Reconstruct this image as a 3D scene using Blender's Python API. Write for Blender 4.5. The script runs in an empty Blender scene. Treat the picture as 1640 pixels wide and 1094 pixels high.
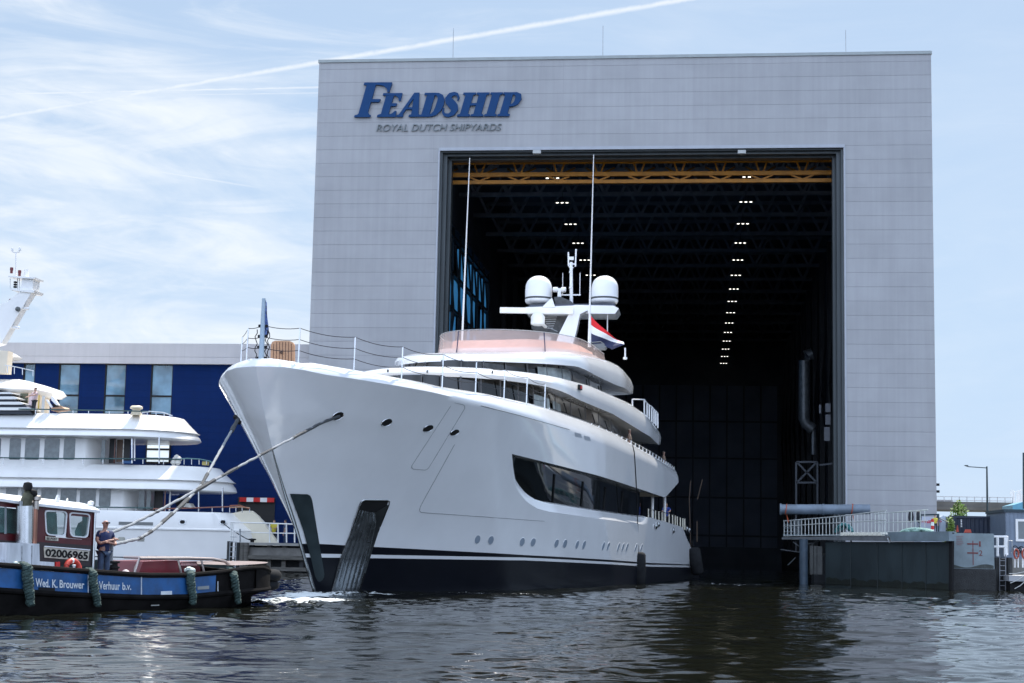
EXPOSURE=1.0; SUN_E=4.0; SKY_S=.05; VEIL=(5.9,7.6,9.9,1); CLOUD=(10.0,10.4,10.8,1); FILL_CLOUD=(17,20.5,27,1)
import bpy, bmesh, math, random
import numpy as np
from mathutils import Vector, Matrix
random.seed(7); np.random.seed(7)
scene = bpy.context.scene
R = math.radians
# ------------------------------------------------------------------ camera
FPX, PITCH, ROLL, YAW, CAMH = 2595.2, .1244, .02, .116, 2.0
def ray(px, py):
    a = px-820; b = 547-py
    c, s = math.cos(ROLL), math.sin(ROLL); u = c*a-s*b; v = s*a+c*b
    c, s = math.cos(PITCH), math.sin(PITCH); Y = c*FPX-s*v; Z = s*FPX+c*v
    c, s = math.cos(YAW), math.sin(YAW); X = c*u-s*Y; Y = s*u+c*Y
    return (X/Y, 1.0, Z/Y)
def atY(px, py, Y):
    r = ray(px, py); return Vector((r[0]*Y, Y, r[2]*Y+CAMH))
def atZ(px, py, z):
    r = ray(px, py); t = (z-CAMH)/r[2]; return Vector((r[0]*t, t, z))
def cam_vec(a, b, f):
    c, s = math.cos(ROLL), math.sin(ROLL); u = c*a-s*b; v = s*a+c*b
    c, s = math.cos(PITCH), math.sin(PITCH); Y = c*f-s*v; Z = s*f+c*v
    c, s = math.cos(YAW), math.sin(YAW); return Vector((c*u-s*Y, s*u+c*Y, Z))
cd = bpy.data.cameras.new('camera'); cam = bpy.data.objects.new('camera', cd); scene.collection.objects.link(cam)
cx_, cy_, cz_ = cam_vec(1, 0, 0), cam_vec(0, 1, 0), -cam_vec(0, 0, 1)
M = Matrix((cx_, cy_, cz_)).transposed().to_4x4(); M.translation = Vector((0, 0, CAMH))
cam.matrix_world = M
cd.sensor_width = 36; cd.lens = FPX/1640*36; cd.clip_start = .5; cd.clip_end = 20000
scene.camera = cam
scene.render.resolution_x = 1024; scene.render.resolution_y = 683
scene.view_settings.view_transform = 'Standard'; scene.view_settings.look = 'None'
scene.view_settings.gamma = 1; scene.view_settings.exposure = EXPOSURE
try:
    scene.cycles.max_bounces = 8; scene.cycles.transparent_max_bounces = 12; scene.cycles.caustics_reflective = False
except Exception: pass
# ------------------------------------------------------------------ light
SUN_AZ, SUN_EL = R(16), R(57)
sl = bpy.data.lights.new('sun', 'SUN'); sl.energy = SUN_E; sl.angle = R(.5); sl.color = (1, .94, .85)
so = bpy.data.objects.new('sun', sl); scene.collection.objects.link(so)
sdir = Vector((math.sin(SUN_AZ)*math.cos(SUN_EL), math.cos(SUN_AZ)*math.cos(SUN_EL), math.sin(SUN_EL)))
so.rotation_euler = sdir.to_track_quat('Z', 'Y').to_euler(); so.location = (0, 0, 60)
w = bpy.data.worlds.new('World'); scene.world = w; w.use_nodes = True
nt = w.node_tree; nt.nodes.clear()
def N(t, k, **kw):
    n = t.nodes.new(k)
    for a, b in kw.items(): setattr(n, a, b)
    return n
out = N(nt, 'ShaderNodeOutputWorld'); bg = N(nt, 'ShaderNodeBackground'); bg.inputs[1].default_value = SKY_S
sky = N(nt, 'ShaderNodeTexSky', sky_type='NISHITA', sun_disc=False, sun_elevation=SUN_EL, sun_rotation=SUN_AZ)
sky.air_density = 1.0; sky.dust_density = .6; sky.ozone_density = 1.5
tc = N(nt, 'ShaderNodeTexCoord')
def mth(t, op, a, b=None, c=None, clamp=False):
    n = N(t, 'ShaderNodeMath', operation=op, use_clamp=clamp)
    for i, v in enumerate((a, b, c)):
        if v is None: continue
        if isinstance(v, (int, float)): n.inputs[i].default_value = v
        else: t.links.new(v, n.inputs[i])
    return n.outputs[0]
def noise(t, vec, scale, det=4, rough=.55, dist=0., mscale=(1, 1, 1), rot=(0, 0, 0)):
    mp = N(t, 'ShaderNodeMapping'); mp.inputs['Scale'].default_value = mscale; mp.inputs['Rotation'].default_value = rot
    t.links.new(vec, mp.inputs[0]); n = N(t, 'ShaderNodeTexNoise')
    n.inputs['Scale'].default_value = scale; n.inputs['Detail'].default_value = det; n.inputs['Roughness'].default_value = rough
    n.inputs['Distortion'].default_value = dist; t.links.new(mp.outputs[0], n.inputs['Vector']); return n.outputs[0]
def ramp(t, v, a, b, c=0., d=1.):
    n = N(t, 'ShaderNodeMapRange', interpolation_type='SMOOTHSTEP'); t.links.new(v, n.inputs[0])
    for i, x in enumerate((a, b, c, d)): n.inputs[i+1].default_value = x
    return n.outputs[0]
gen = tc.outputs['Generated']
c1 = ramp(nt, noise(nt, gen, 2.6, 6, .6, .7, (1.2, 1.2, 4.5), (0.1, .12, 0)), .38, .64, 0, .56)
c2 = ramp(nt, noise(nt, gen, 7, 6, .62, 1.2, (1, 1, 5), (-.15, .1, 0)), .42, .7, 0, .4)
sx = N(nt, 'ShaderNodeSeparateXYZ'); nt.links.new(gen, sx.inputs[0])
lft = ramp(nt, sx.outputs[0], -.42, .10, 1., .14)
cl = mth(nt, 'MULTIPLY', mth(nt, 'ADD', c1, c2, clamp=True), lft)
def dotn(vec):
    n = N(nt, 'ShaderNodeVectorMath', operation='DOT_PRODUCT'); nt.links.new(gen, n.inputs[0]); n.inputs[1].default_value = vec; return n.outputs['Value']
def trail(p, q, wid, amp, x1=None):
    a, b = Vector(ray(*p)).normalized(), Vector(ray(*q)).normalized(); nv = a.cross(b).normalized()
    rag = noise(nt, gen, 60, 4, .7); d = mth(nt, 'ABSOLUTE', mth(nt, 'ADD', dotn(nv), mth(nt, 'MULTIPLY', mth(nt, 'SUBTRACT', rag, .5), wid*.9)))
    f = ramp(nt, d, 0., wid, amp, 0.)
    f = mth(nt, 'MULTIPLY', f, ramp(nt, rag, .2, .6, .55, 1.))
    if x1 is not None:
        f = mth(nt, 'MULTIPLY', f, ramp(nt, sx.outputs[0], b.x-.05, b.x+x1, 1., 0.))
    return f
for args in (((0, 188), (820, 47), .0026, .72), ((0, 151), (505, 140), .0012, .7, .1), ((0, 156), (505, 149), .0008, .5, .1),
             ((0, 235), (430, 303), .0012, .6, .03), ((60, 222), (330, 170), .0045, .4, .06), ((0, 182), (505, 187), .0007, .16)):
    cl = mth(nt, 'MAXIMUM', cl, trail(*args))
front = ramp(nt, sx.outputs[1], .2, .6)
hz = ramp(nt, sx.outputs[2], 0., .34, .94, .74)   # thin high veil, denser towards the horizon
mv = N(nt, 'ShaderNodeMix', data_type='RGBA'); nt.links.new(hz, mv.inputs[0]); nt.links.new(sky.outputs[0], mv.inputs[6]); mv.inputs[7].default_value = VEIL
mx = N(nt, 'ShaderNodeMix', data_type='RGBA'); nt.links.new(cl, mx.inputs[0]); nt.links.new(mv.outputs[2], mx.inputs[6]); mx.inputs[7].default_value = CLOUD
# unseen cloud banks added behind the camera, extra bright to light facade and hull
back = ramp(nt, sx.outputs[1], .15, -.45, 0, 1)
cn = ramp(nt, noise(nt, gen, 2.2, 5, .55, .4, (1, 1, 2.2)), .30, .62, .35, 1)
mb_ = N(nt, 'ShaderNodeMix', data_type='RGBA'); nt.links.new(mth(nt, 'MULTIPLY', back, cn), mb_.inputs[0]); nt.links.new(mx.outputs[2], mb_.inputs[6]); mb_.inputs[7].default_value = FILL_CLOUD
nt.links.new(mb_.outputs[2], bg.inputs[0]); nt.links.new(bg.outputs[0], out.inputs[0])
# ------------------------------------------------------------------ materials
MATS = {}
def pm(name, col, rough=.5, metal=0., var=.08, scale=1.5, bump=0., coat=0., det=3, stretch=(1, 1, 1), bscale=None, alpha=1., emit=None, spec=.5, trans=0., rvar=0.):
    if name in MATS: return MATS[name]
    m = bpy.data.materials.new(name); m.use_nodes = True; t = m.node_tree; b = t.nodes['Principled BSDF']; MATS[name] = m
    col = tuple(col)+(1,) if len(col) == 3 else col
    geo = N(t, 'ShaderNodeNewGeometry'); P = geo.outputs['Position']
    b.inputs['Roughness'].default_value = rough; b.inputs['Metallic'].default_value = metal
    b.inputs['Coat Weight'].default_value = coat; b.inputs['Coat Roughness'].default_value = .06
    b.inputs['Specular IOR Level'].default_value = spec
    b.inputs['Alpha'].default_value = alpha; b.inputs['Transmission Weight'].default_value = trans
    if var > 0:
        f = noise(t, P, scale, det, .6, 0, stretch)
        k = ramp(t, f, .25, .75, 1-var, 1+var*.6)
        mm = N(t, 'ShaderNodeVectorMath', operation='SCALE'); mm.inputs[0].default_value = col[:3]; t.links.new(k, mm.inputs['Scale'])
        t.links.new(mm.outputs[0], b.inputs['Base Color'])
        if rvar: t.links.new(ramp(t, f, .3, .7, rough, rough+rvar), b.inputs['Roughness'])
    else: b.inputs['Base Color'].default_value = col
    if bump:
        bp = N(t, 'ShaderNodeBump'); bp.inputs['Strength'].default_value = 1; bp.inputs['Distance'].default_value = bump
        t.links.new(noise(t, P, bscale or scale*6, 4, .6, 0, stretch), bp.inputs['Height']); t.links.new(bp.outputs[0], b.inputs['Normal'])
    if emit: b.inputs['Emission Color'].default_value = col; b.inputs['Emission Strength'].default_value = emit
    return m
def bsdf(m): return m.node_tree.nodes['Principled BSDF']
white = pm('white_gloss_paint', (.74, .75, .765), .16, coat=.6, var=.03, scale=.6, bump=.0016, bscale=.7)
cream = pm('cream_white_paint', (.76, .75, .73), .25, coat=.3, var=.04, scale=.8)
navy = pm('black_hull_paint', (.005, .006, .010), .3, var=.15, scale=.8, spec=.25)
under = pm('bottom_antifouling', (.012, .013, .016), .5, var=.3, scale=1)
glass = pm('dark_glass', (.006, .007, .008), .04, var=0, spec=.6)
glass2 = pm('grey_tinted_glass', (.10, .12, .13), .06, var=.4, scale=.7, spec=.7)
steel = pm('stainless_steel', (.55, .56, .57), .22, 1., var=.1, scale=3)
galv = pm('galvanised_steel', (.33, .35, .37), .45, .6, var=.2, scale=4)
rubber = pm('black_rubber', (.014, .015, .017), .85, spec=.15, var=.3, scale=4, bump=.004)
teak = pm('teak', (.42, .24, .14), .55, var=.15, scale=3)
dark = pm('dark_recess', (.012, .012, .013), .6, var=.2)
seam = pm('seam_line', (.10, .11, .12), .6, var=0)
railm = pm('varnished_rail_green', (.02, .07, .07), .3, var=.2)
wood = pm('varnished_wood', (.16, .035, .012), .3, var=.25, scale=5, coat=.5)
canvas = pm('off_white_canvas', (.6, .58, .53), .8, var=.12, scale=3, bump=.01)
blackm = pm('matt_black', (.012, .012, .013), .7, spec=.2, var=.2)
redm = pm('red_paint', (.5, .015, .015), .4, var=.12)
whitem = pm('plain_white', (.72, .72, .72), .5, var=.05)
teal = pm('teal_rope', (.035, .065, .06), .85, var=.45, scale=25, bump=.012, bscale=40)
concrete = pm('concrete', (.26, .255, .24), .85, var=.25, scale=1.2, bump=.01)
steeldk = pm('dark_structural_steel', (.022, .026, .032), .6, var=.3, scale=1)
# ------------------------------------------------------------------ mesh builder
class MB:
    def __init__(s): s.v = []; s.f = []; s.m = []
    def add(s, vs, fs, mi=0):
        o = len(s.v); s.v += [tuple(v) for v in vs]
        for f in fs: s.f.append(tuple(i+o for i in f)); s.m.append(mi)
    def box(s, x0, x1, y0, y1, z0, z1, mi=0):
        s.add([(x0, y0, z0), (x1, y0, z0), (x1, y1, z0), (x0, y1, z0), (x0, y0, z1), (x1, y0, z1), (x1, y1, z1), (x0, y1, z1)],
              [(0, 3, 2, 1), (4, 5, 6, 7), (0, 1, 5, 4), (1, 2, 6, 5), (2, 3, 7, 6), (3, 0, 4, 7)], mi)
    def obox(s, c, ax, ay, az, mi=0):
        c, ax, ay, az = map(Vector, (c, ax, ay, az))
        P = [c+sx*ax+sy*ay+sz*az for sz in (-1, 1) for sx, sy in ((-1, -1), (1, -1), (1, 1), (-1, 1))]
        s.add(P, [(0, 3, 2, 1), (4, 5, 6, 7), (0, 1, 5, 4), (1, 2, 6, 5), (2, 3, 7, 6), (3, 0, 4, 7)], mi)
    def beam(s, p, q, w, h=None, mi=0):
        p, q = Vector(p), Vector(q); d = (q-p); L = d.length
        if L < 1e-6: return
        d /= L; up = Vector((0, 0, 1)) if abs(d.z) < .95 else Vector((1, 0, 0)); a = d.cross(up).normalized(); b = a.cross(d)
        s.obox((p+q)/2, d*L/2, a*w/2, b*(h or w)/2, mi)
    def tube(s, pts, r, n=8, mi=0, cap=True, closed=False):
        pts = [Vector(p) for p in pts]; rs = r if isinstance(r, (list, tuple)) else [r]*len(pts); rows = []; K = len(pts)
        for i, p in enumerate(pts):
            a_, b_ = (pts[(i-1) % K], pts[(i+1) % K]) if closed else (pts[max(i-1, 0)], pts[min(i+1, K-1)])
            d = (b_-a_).normalized(); up = Vector((0, 0, 1)) if abs(d.z) < .9 else Vector((1, 0, 0))
            a = d.cross(up).normalized(); b = a.cross(d)
            rows.append([p+(a*math.cos(t)+b*math.sin(t))*rs[i] for t in (2*math.pi*k/n for k in range(n))])
        vs = [v for rw in rows for v in rw]; fs = []
        for i in range(K if closed else K-1):
            j = (i+1) % K
            for k in range(n): fs.append((i*n+k, i*n+(k+1) % n, j*n+(k+1) % n, j*n+k))
        if cap and not closed: fs.append(tuple(range(n))[::-1]); fs.append(tuple((K-1)*n+k for k in range(n)))
        s.add(vs, fs, mi)
    def lathe(s, prof, c, n=20, axis=(0, 0, 1), mi=0):
        c = Vector(c); ax = Vector(axis).normalized(); up = Vector((1, 0, 0)) if abs(ax.x) < .9 else Vector((0, 1, 0)); a = ax.cross(up).normalized(); b = ax.cross(a)
        vs = [c+ax*h+(a*math.cos(t)+b*math.sin(t))*r for r, h in prof for t in (2*math.pi*k/n for k in range(n))]
        fs = [(i*n+k, i*n+(k+1) % n, (i+1)*n+(k+1) % n, (i+1)*n+k) for i in range(len(prof)-1) for k in range(n)]
        fs.append(tuple(range(n))[::-1]); fs.append(tuple((len(prof)-1)*n+k for k in range(n)))
        s.add(vs, fs, mi)
    def grid(s, rows, mi=0, closed=False, mis=None, skip=None):
        n = len(rows[0]); vs = [v for r in rows for v in r]; o = len(s.v); s.v += [tuple(v) for v in vs]
        for i in range(len(rows)-1):
            for k in range(n if closed else n-1):
                if skip and skip(i, k): continue
                s.f.append((o+i*n+k, o+i*n+(k+1) % n, o+(i+1)*n+(k+1) % n, o+(i+1)*n+k)); s.m.append(mis[i] if mis else mi)
    def prism(s, poly, d, mi=0):
        d = Vector(d); A = [Vector(p) for p in poly]; n = len(A)
        s.add(A+[p+d for p in A], [tuple(range(n)), tuple(range(n, 2*n))[::-1]]+[(i, i+n, (i+1) % n+n, (i+1) % n) for i in range(n)], mi)
    def build(s, name, mats, parent=None, smooth=False, sharp=38, origin=None):
        if not isinstance(mats, (list, tuple)): mats = [mats]
        off = Vector((0, 0, 0))
        if parent is not None:
            p = parent
            while p is not None: off += p.location; p = p.parent
        elif origin is not None: off = Vector(origin)
        else:
            A = np.array(s.v); off = Vector(((A[:, 0].min()+A[:, 0].max())/2, (A[:, 1].min()+A[:, 1].max())/2, A[:, 2].min()))
        me = bpy.data.meshes.new(name); me.from_pydata([tuple(Vector(v)-off) for v in s.v], [], s.f)
        for m in mats: me.materials.append(m)
        me.polygons.foreach_set('material_index', s.m)
        bm = bmesh.new(); bm.from_mesh(me); bmesh.ops.remove_doubles(bm, verts=bm.verts, dist=1e-5)
        bmesh.ops.recalc_face_normals(bm, faces=bm.faces)
        if smooth:
            ca = R(sharp)
            for f in bm.faces: f.smooth = True
            for e in bm.edges:
                if len(e.link_faces) != 2 or e.calc_face_angle(0) > ca: e.smooth = False
        bm.to_mesh(me); bm.free()
        o = bpy.data.objects.new(name, me); scene.collection.objects.link(o)
        if parent is not None: o.parent = parent
        else: o.location = off
        return o
def tag(o, label=None, cat=None, group=None, kind=None):
    if label: o['label'] = label
    if cat: o['category'] = cat
    if group: o['group'] = group
    if kind: o['kind'] = kind
    return o
def thing(name, label, cat, loc=(0, 0, 0), group=None):
    o = bpy.data.objects.new(name, None); scene.collection.objects.link(o); o.location = loc; o.empty_display_size = .5
    return tag(o, label, cat, group)
def copy_tree(o, parent=None):
    kids = [c for c in bpy.data.objects if c.parent == o]
    c = o.copy(); scene.collection.objects.link(c); c.parent = parent
    for k in kids: copy_tree(k, c)
    return c
def PX(L, Y): return [atY(x, y, Y) for x, y in L]
def interp(x, xs, ys): return float(np.interp(x, xs, ys))
def text_mesh(body, size, bold=0., extrude=.01):
    cu = bpy.data.curves.new('t', 'FONT'); cu.body = body; cu.size = 1; cu.offset = bold; cu.extrude = 0; cu.resolution_u = 6
    ob = bpy.data.objects.new('t', cu); scene.collection.objects.link(ob); bpy.context.view_layer.update()
    me = bpy.data.meshes.new_from_object(ob.evaluated_get(bpy.context.evaluated_depsgraph_get()))
    V = [v.co.copy() for v in me.vertices]; F = [tuple(p.vertices) for p in me.polygons]
    bpy.data.objects.remove(ob); bpy.data.meshes.remove(me); bpy.data.curves.remove(cu)
    xs = [v.x for v in V]; ys = [v.y for v in V]; x0, x1, y0, y1 = min(xs), max(xs), min(ys), max(ys)
    return [((v.x-x0)/(x1-x0), (v.y-y0)/(y1-y0)) for v in V], F
def text_on(mb, body, quad, bold=0., push=Vector((0, 0, 0)), mi=0, depth=0.):
    """quad = world points (bottom-left, bottom-right, top-left, top-right) the text is laid out between"""
    V, F = text_mesh(body, 1, bold); a, b, c, d = [Vector(q) for q in quad]
    W = [(a*(1-x)+b*x)*(1-y)+(c*(1-x)+d*x)*y+push for x, y in V]
    mb.add(W, F, mi)
    if depth:
        dv = Vector(depth); n = len(W); ed = {}
        for f in F:
            for i in range(len(f)):
                e = (f[i], f[(i+1) % len(f)]); k = (min(e), max(e)); ed.setdefault(k, []).append(e)
        fs = [(e[0][0], e[0][1], e[0][1]+n, e[0][0]+n) for e in ed.values() if len(e) == 1]
        mb.add(W+[v+dv for v in W], fs, mi)
# ================================================================== WATER
def make_water():
    rows = 700; cols = 520
    Y = 14*(160/14)**(np.arange(rows)/(rows-1)); s = np.linspace(-.66, .46, cols)
    X = s[None, :]*Y[:, None]+np.sign(s[None, :])*3*np.abs(s[None, :])**.5; YY = np.repeat(Y[:, None], cols, 1)
    rng = np.random.RandomState(3); Z = np.zeros_like(X)
    for i in range(70):
        lam = .35*(7/.35)**(rng.rand()**1.3); th = R(100)+rng.randn()*.75; k = 2*math.pi/lam
        ph = rng.rand()*6.28; a = .0025*lam**.72*(1.0 if lam < 2.5 else .7)
        mod = 1+.5*np.sin(X*.13*math.cos(i)+YY*.09*math.sin(i)+i)
        Z += a*mod*np.sin(k*(X*math.cos(th)+YY*math.sin(th))+ph+.6*np.sin(X*.31+YY*.17+i))
    fade = np.clip((160-YY)/30, 0, 1); Z *= fade
    for (wx, wy, rr, am) in ((-13.6, 51.5, 3.2, .10), (-14.2, 59.5, 2.2, .08), (-12.6, 62.3, 2.0, .06)):
        d2 = ((X-wx)**2+(YY-wy)**2)/rr**2
        q = sum(np.sin(X*a1+YY*b1+c1) for a1, b1, c1 in rng.rand(8, 3)*(18, 18, 6)-(9, 9, 0))
        Z += am*.35*np.abs(q)*np.exp(-d2)
    V = np.stack([X, YY, Z], -1).reshape(-1, 3)
    idx = np.arange(rows*cols).reshape(rows, cols); F = np.stack([idx[:-1, :-1], idx[:-1, 1:], idx[1:, 1:], idx[1:, :-1]], -1).reshape(-1, 4)
    V2 = np.array([(-4000, -600, -.16), (4000, -600, -.16), (4000, 6000, -.16), (-4000, 6000, -.16)]); n = len(V)
    V = np.vstack([V, V2]); F = np.vstack([F, [[n, n+1, n+2, n+3]]])
    me = bpy.data.meshes.new('water'); me.vertices.add(len(V)); me.vertices.foreach_set('co', V.ravel())
    me.loops.add(F.size); me.loops.foreach_set('vertex_index', F.ravel()); me.polygons.add(len(F))
    me.polygons.foreach_set('loop_start', np.arange(0, F.size, 4)); me.polygons.foreach_set('loop_total', np.full(len(F), 4)); me.update()
    me.polygons.foreach_set('use_smooth', np.ones(len(F), bool))
    o = bpy.data.objects.new('water', me); scene.collection.objects.link(o); tag(o, kind='structure')
    m = bpy.data.materials.new('harbour_water'); m.use_nodes = True; t = m.node_tree; b = t.nodes['Principled BSDF']
    geo = N(t, 'ShaderNodeNewGeometry'); P = geo.outputs['Position']
    b.inputs['Roughness'].default_value = .03; b.inputs['IOR'].default_value = 1.333; b.inputs['Specular IOR Level'].default_value = .26
    bp = N(t, 'ShaderNodeBump'); bp.inputs['Distance'].default_value = .0065; bp.inputs['Strength'].default_value = 1
    n1 = noise(t, P, 2.6, 2, .5, .4, (1, 1.15, 1)); n2 = noise(t, P, 9., 4, .62, .2, (.8, 1.2, 1)); paw = ramp(t, noise(t, P, .16, 3, .6, .5, (1, .6, 1)), .38, .66, .04, .42); t.links.new(mth(t, 'ADD', n1, mth(t, 'MULTIPLY', n2, paw)), bp.inputs['Height'])
    t.links.new(bp.outputs[0], b.inputs['Normal'])
    # churned foam: measured from the places where propellers and bow stir the water
    foam = None; fn = noise(t, P, 4.2, 8, .78, .8, (1, .7, 1))
    for (wx, wy, rx, ry, am) in ((-12.9, 53.0, 2.6, 5., 1.15), (-13.9, 58.0, 2.5, 6, .95), (-12.6, 62.0, 2.4, 1.6, .95), (-8.5, 66, 7, 2.6, .45), (1.5, 93, 7, 7, .42)):
        vm = N(t, 'ShaderNodeVectorMath', operation='SUBTRACT'); t.links.new(P, vm.inputs[0]); vm.inputs[1].default_value = (wx, wy, 0)
        vs = N(t, 'ShaderNodeVectorMath', operation='MULTIPLY'); t.links.new(vm.outputs[0], vs.inputs[0]); vs.inputs[1].default_value = (1/rx, 1/ry, 0)
        ln = N(t, 'ShaderNodeVectorMath', operation='LENGTH'); t.links.new(vs.outputs[0], ln.inputs[0])
        f = ramp(t, ln.outputs['Value'], 0., 1., am, 0.); foam = f if foam is None else mth(t, 'MAXIMUM', foam, f)
    k = ramp(t, mth(t, 'ADD', mth(t, 'MULTIPLY', foam, .42), fn), .70, .82, 0, 1)
    mx = N(t, 'ShaderNodeMix', data_type='RGBA'); t.links.new(k, mx.inputs[0]); mx.inputs[6].default_value = (.0065, .0072, .0050, 1); mx.inputs[7].default_value = (.62, .65, .65, 1)
    t.links.new(mx.outputs[2], b.inputs['Base Color']); t.links.new(ramp(t, k, 0, 1, .018, .6), b.inputs['Roughness'])
    me.materials.append(m)
make_water()
# ================================================================== GROUND
paving = pm('quay_paving', (.22, .215, .2), .85, var=.25, scale=.7, bump=.01)
m = MB(); m.box(-400, -27.9, 109.5, 700, -3, 1.55); m.box(-27.9, -21.6, 113.2, 700, -3, 1.55)
tag(m.build('quay_ground', paving), kind='structure')
m = MB(); m.box(16.9, 500, 96.5, 700, -3, 1.7); m.box(12.2, 16.9, 113.2, 700, -3, 1.7)
tag(m.build('quay_pavement', paving), kind='structure')
m = MB(); m.box(-21.6, 12.2, 252.5, 700, -3, 1.5); tag(m.build('ground', paving), kind='structure')
# ================================================================== MAIN HALL
FY = 112.6; ZT = 36.62; XL, XR, OL, OR = -27.715, 16.0, -18.6, 9.93
OT = atY(1000, 238.7, FY).z
def cladding(name, col, pitch, zoff, vx, line=.035, strong=.16, corr=0., spec=.45):
    m = pm(name, col, .5, 0., var=.07, scale=.35, spec=spec); t = m.node_tree; b = bsdf(m)
    geo = N(t, 'ShaderNodeNewGeometry'); s = N(t, 'ShaderNodeSeparateXYZ'); t.links.new(geo.outputs['Position'], s.inputs[0])
    zz = mth(t, 'DIVIDE', mth(t, 'ADD', s.outputs[2], zoff), pitch); fr = mth(t, 'FRACT', zz); row = mth(t, 'FLOOR', zz)
    ln = mth(t, 'LESS_THAN', fr, line/pitch)
    col_i = mth(t, 'FLOOR', mth(t, 'DIVIDE', mth(t, 'ADD', s.outputs[0], vx[1]), vx[0]))
    fx = mth(t, 'LESS_THAN', mth(t, 'FRACT', mth(t, 'DIVIDE', mth(t, 'ADD', s.outputs[0], vx[1]), vx[0])), .03/vx[0])
    cb = N(t, 'ShaderNodeCombineXYZ'); t.links.new(row, cb.inputs[0]); t.links.new(col_i, cb.inputs[1])
    wn = N(t, 'ShaderNodeTexWhiteNoise'); t.links.new(cb.outputs[0], wn.inputs[0])
    k = mth(t, 'ADD', .965, mth(t, 'MULTIPLY', wn.outputs[0], .07))
    k = mth(t, 'MULTIPLY', k, mth(t, 'SUBTRACT', 1., mth(t, 'MULTIPLY', mth(t, 'MAXIMUM', ln, mth(t, 'MULTIPLY', fx, .5)), strong)))
    # rain streaks that run down from the joints
    st = noise(t, geo.outputs['Position'], 1.0, 4, .6, 0, (3.0, 3.0, .12)); k = mth(t, 'MULTIPLY', k, ramp(t, st, .3, .75, .95, 1.03))
    old = b.inputs['Base Color'].links[0].from_socket
    sc = N(t, 'ShaderNodeVectorMath', operation='SCALE'); t.links.new(old, sc.inputs[0]); t.links.new(k, sc.inputs['Scale']); t.links.new(sc.outputs[0], b.inputs['Base Color'])
    bp = N(t, 'ShaderNodeBump'); bp.inputs['Distance'].default_value = .01
    h = mth(t, 'MULTIPLY', ln, -1.)
    if corr: h = mth(t, 'ADD', h, mth(t, 'SINE', mth(t, 'MULTIPLY', s.outputs[2], 2*math.pi/corr)))
    h = mth(t, 'ADD', h, mth(t, 'MULTIPLY', noise(t, geo.outputs['Position'], .8, 2), .8))
    t.links.new(h, bp.inputs['Height']); t.links.new(bp.outputs[0], b.inputs['Normal']); return m
clad = cladding('grey_wall_cladding', (.338, .34, .352), 1.0, -.1187+.017, (9.3, .5))
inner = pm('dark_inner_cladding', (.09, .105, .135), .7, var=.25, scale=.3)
hall = thing('shipyard_hall', 'huge grey clad shipyard hall with a tall open doorway and blue lettering', 'building', ((XL+XR)/2, FY, 1.5))
m = MB(); T = .9
m.box(XL, OL, FY, FY+T, -2, ZT); m.box(OR, XR, FY, FY+T, -2, ZT); m.box(OL, OR, FY, FY+T, OT, ZT)
m.build('front_wall', clad, hall)
m = MB(); m.box(XL-.06, XR+.06, FY-.08, FY+T-.1, ZT+.003, ZT+.22); m.build('parapet_cap', pm('parapet_metal', (.3, .33, .33), .5, .2), hall)
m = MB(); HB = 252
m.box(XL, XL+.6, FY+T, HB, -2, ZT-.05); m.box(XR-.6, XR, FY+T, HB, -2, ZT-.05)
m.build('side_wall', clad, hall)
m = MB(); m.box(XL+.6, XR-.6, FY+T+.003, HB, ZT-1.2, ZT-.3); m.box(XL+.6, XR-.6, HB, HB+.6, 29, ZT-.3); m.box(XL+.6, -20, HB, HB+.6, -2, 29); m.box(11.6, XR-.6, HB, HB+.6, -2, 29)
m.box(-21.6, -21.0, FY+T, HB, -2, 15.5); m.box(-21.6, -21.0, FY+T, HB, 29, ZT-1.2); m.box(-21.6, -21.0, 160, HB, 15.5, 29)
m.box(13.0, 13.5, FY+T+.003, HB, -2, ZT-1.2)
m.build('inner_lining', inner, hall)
# window strip in the left side wall; panes emit, standing in for daylight
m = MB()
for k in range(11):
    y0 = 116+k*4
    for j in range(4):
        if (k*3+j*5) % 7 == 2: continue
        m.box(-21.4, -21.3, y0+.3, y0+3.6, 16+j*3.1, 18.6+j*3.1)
winm = pm('blue_glow_pane', (.03, .16, .36), .3, var=.5, scale=.6, emit=.38); m.build('side_window', winm, hall)
m = MB()
for k in range(12): m.beam((-21.1, 116+k*4, 15.5), (-21.1, 116+k*4, 29), .2)
for k in range(11): m.beam((-20.9, 116+k*4, 15.8), (-20.9, 120+k*4, 21.5), .16); m.beam((-20.9, 116+k*4, 27.5), (-20.9, 120+k*4, 21.5), .16)
for z in (15.6, 18.8, 21.9, 25, 28.2): m.beam((-21.1, 114, z), (-21.1, 160, z), .25)
m.build('wall_bracing', steeldk, hall)
# doorway frame (stepped reveals)
m = MB()
jam = pm('jamb_metal', (.055, .065, .07), .4, .4, var=.2, scale=2, stretch=(1, 1, .1))
for i, (dx, y0, y1) in enumerate(((.0, FY+.2, FY+.55), (.28, FY+.6, FY+1.2), (.5, FY+1.3, FY+2.1))):
    m.box(OL-.02, OL+.16+dx, y0, y1, -2, OT-.003-i*.004, 0); m.box(OR-.16-dx, OR+.02, y0, y1, -2, OT-.003-i*.004, 0)
    m.box(OL+.16+dx, OR-.16-dx, y0, y1, OT-.12-dx*.6, OT+.3)
m.build('door_frame', jam, hall)
m = MB(); m.box(OL-.1, OR+.1, FY-.05, FY-.003, OT-.02, OT+.2); m.build('lintel_trim', pm('pale_trim', (.36, .38, .42), .4), hall)
m = MB(); m.box(OL-.13, OL-.02, FY-.04, FY-.003, -.5, OT-.021); m.build('door_trim', MATS['pale_trim'], hall); m = MB(); m.box(OR+.02, OR+.13, FY-.04, FY-.003, -.5, OT-.021); m.build('door_trim', MATS['pale_trim'], hall)
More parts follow.
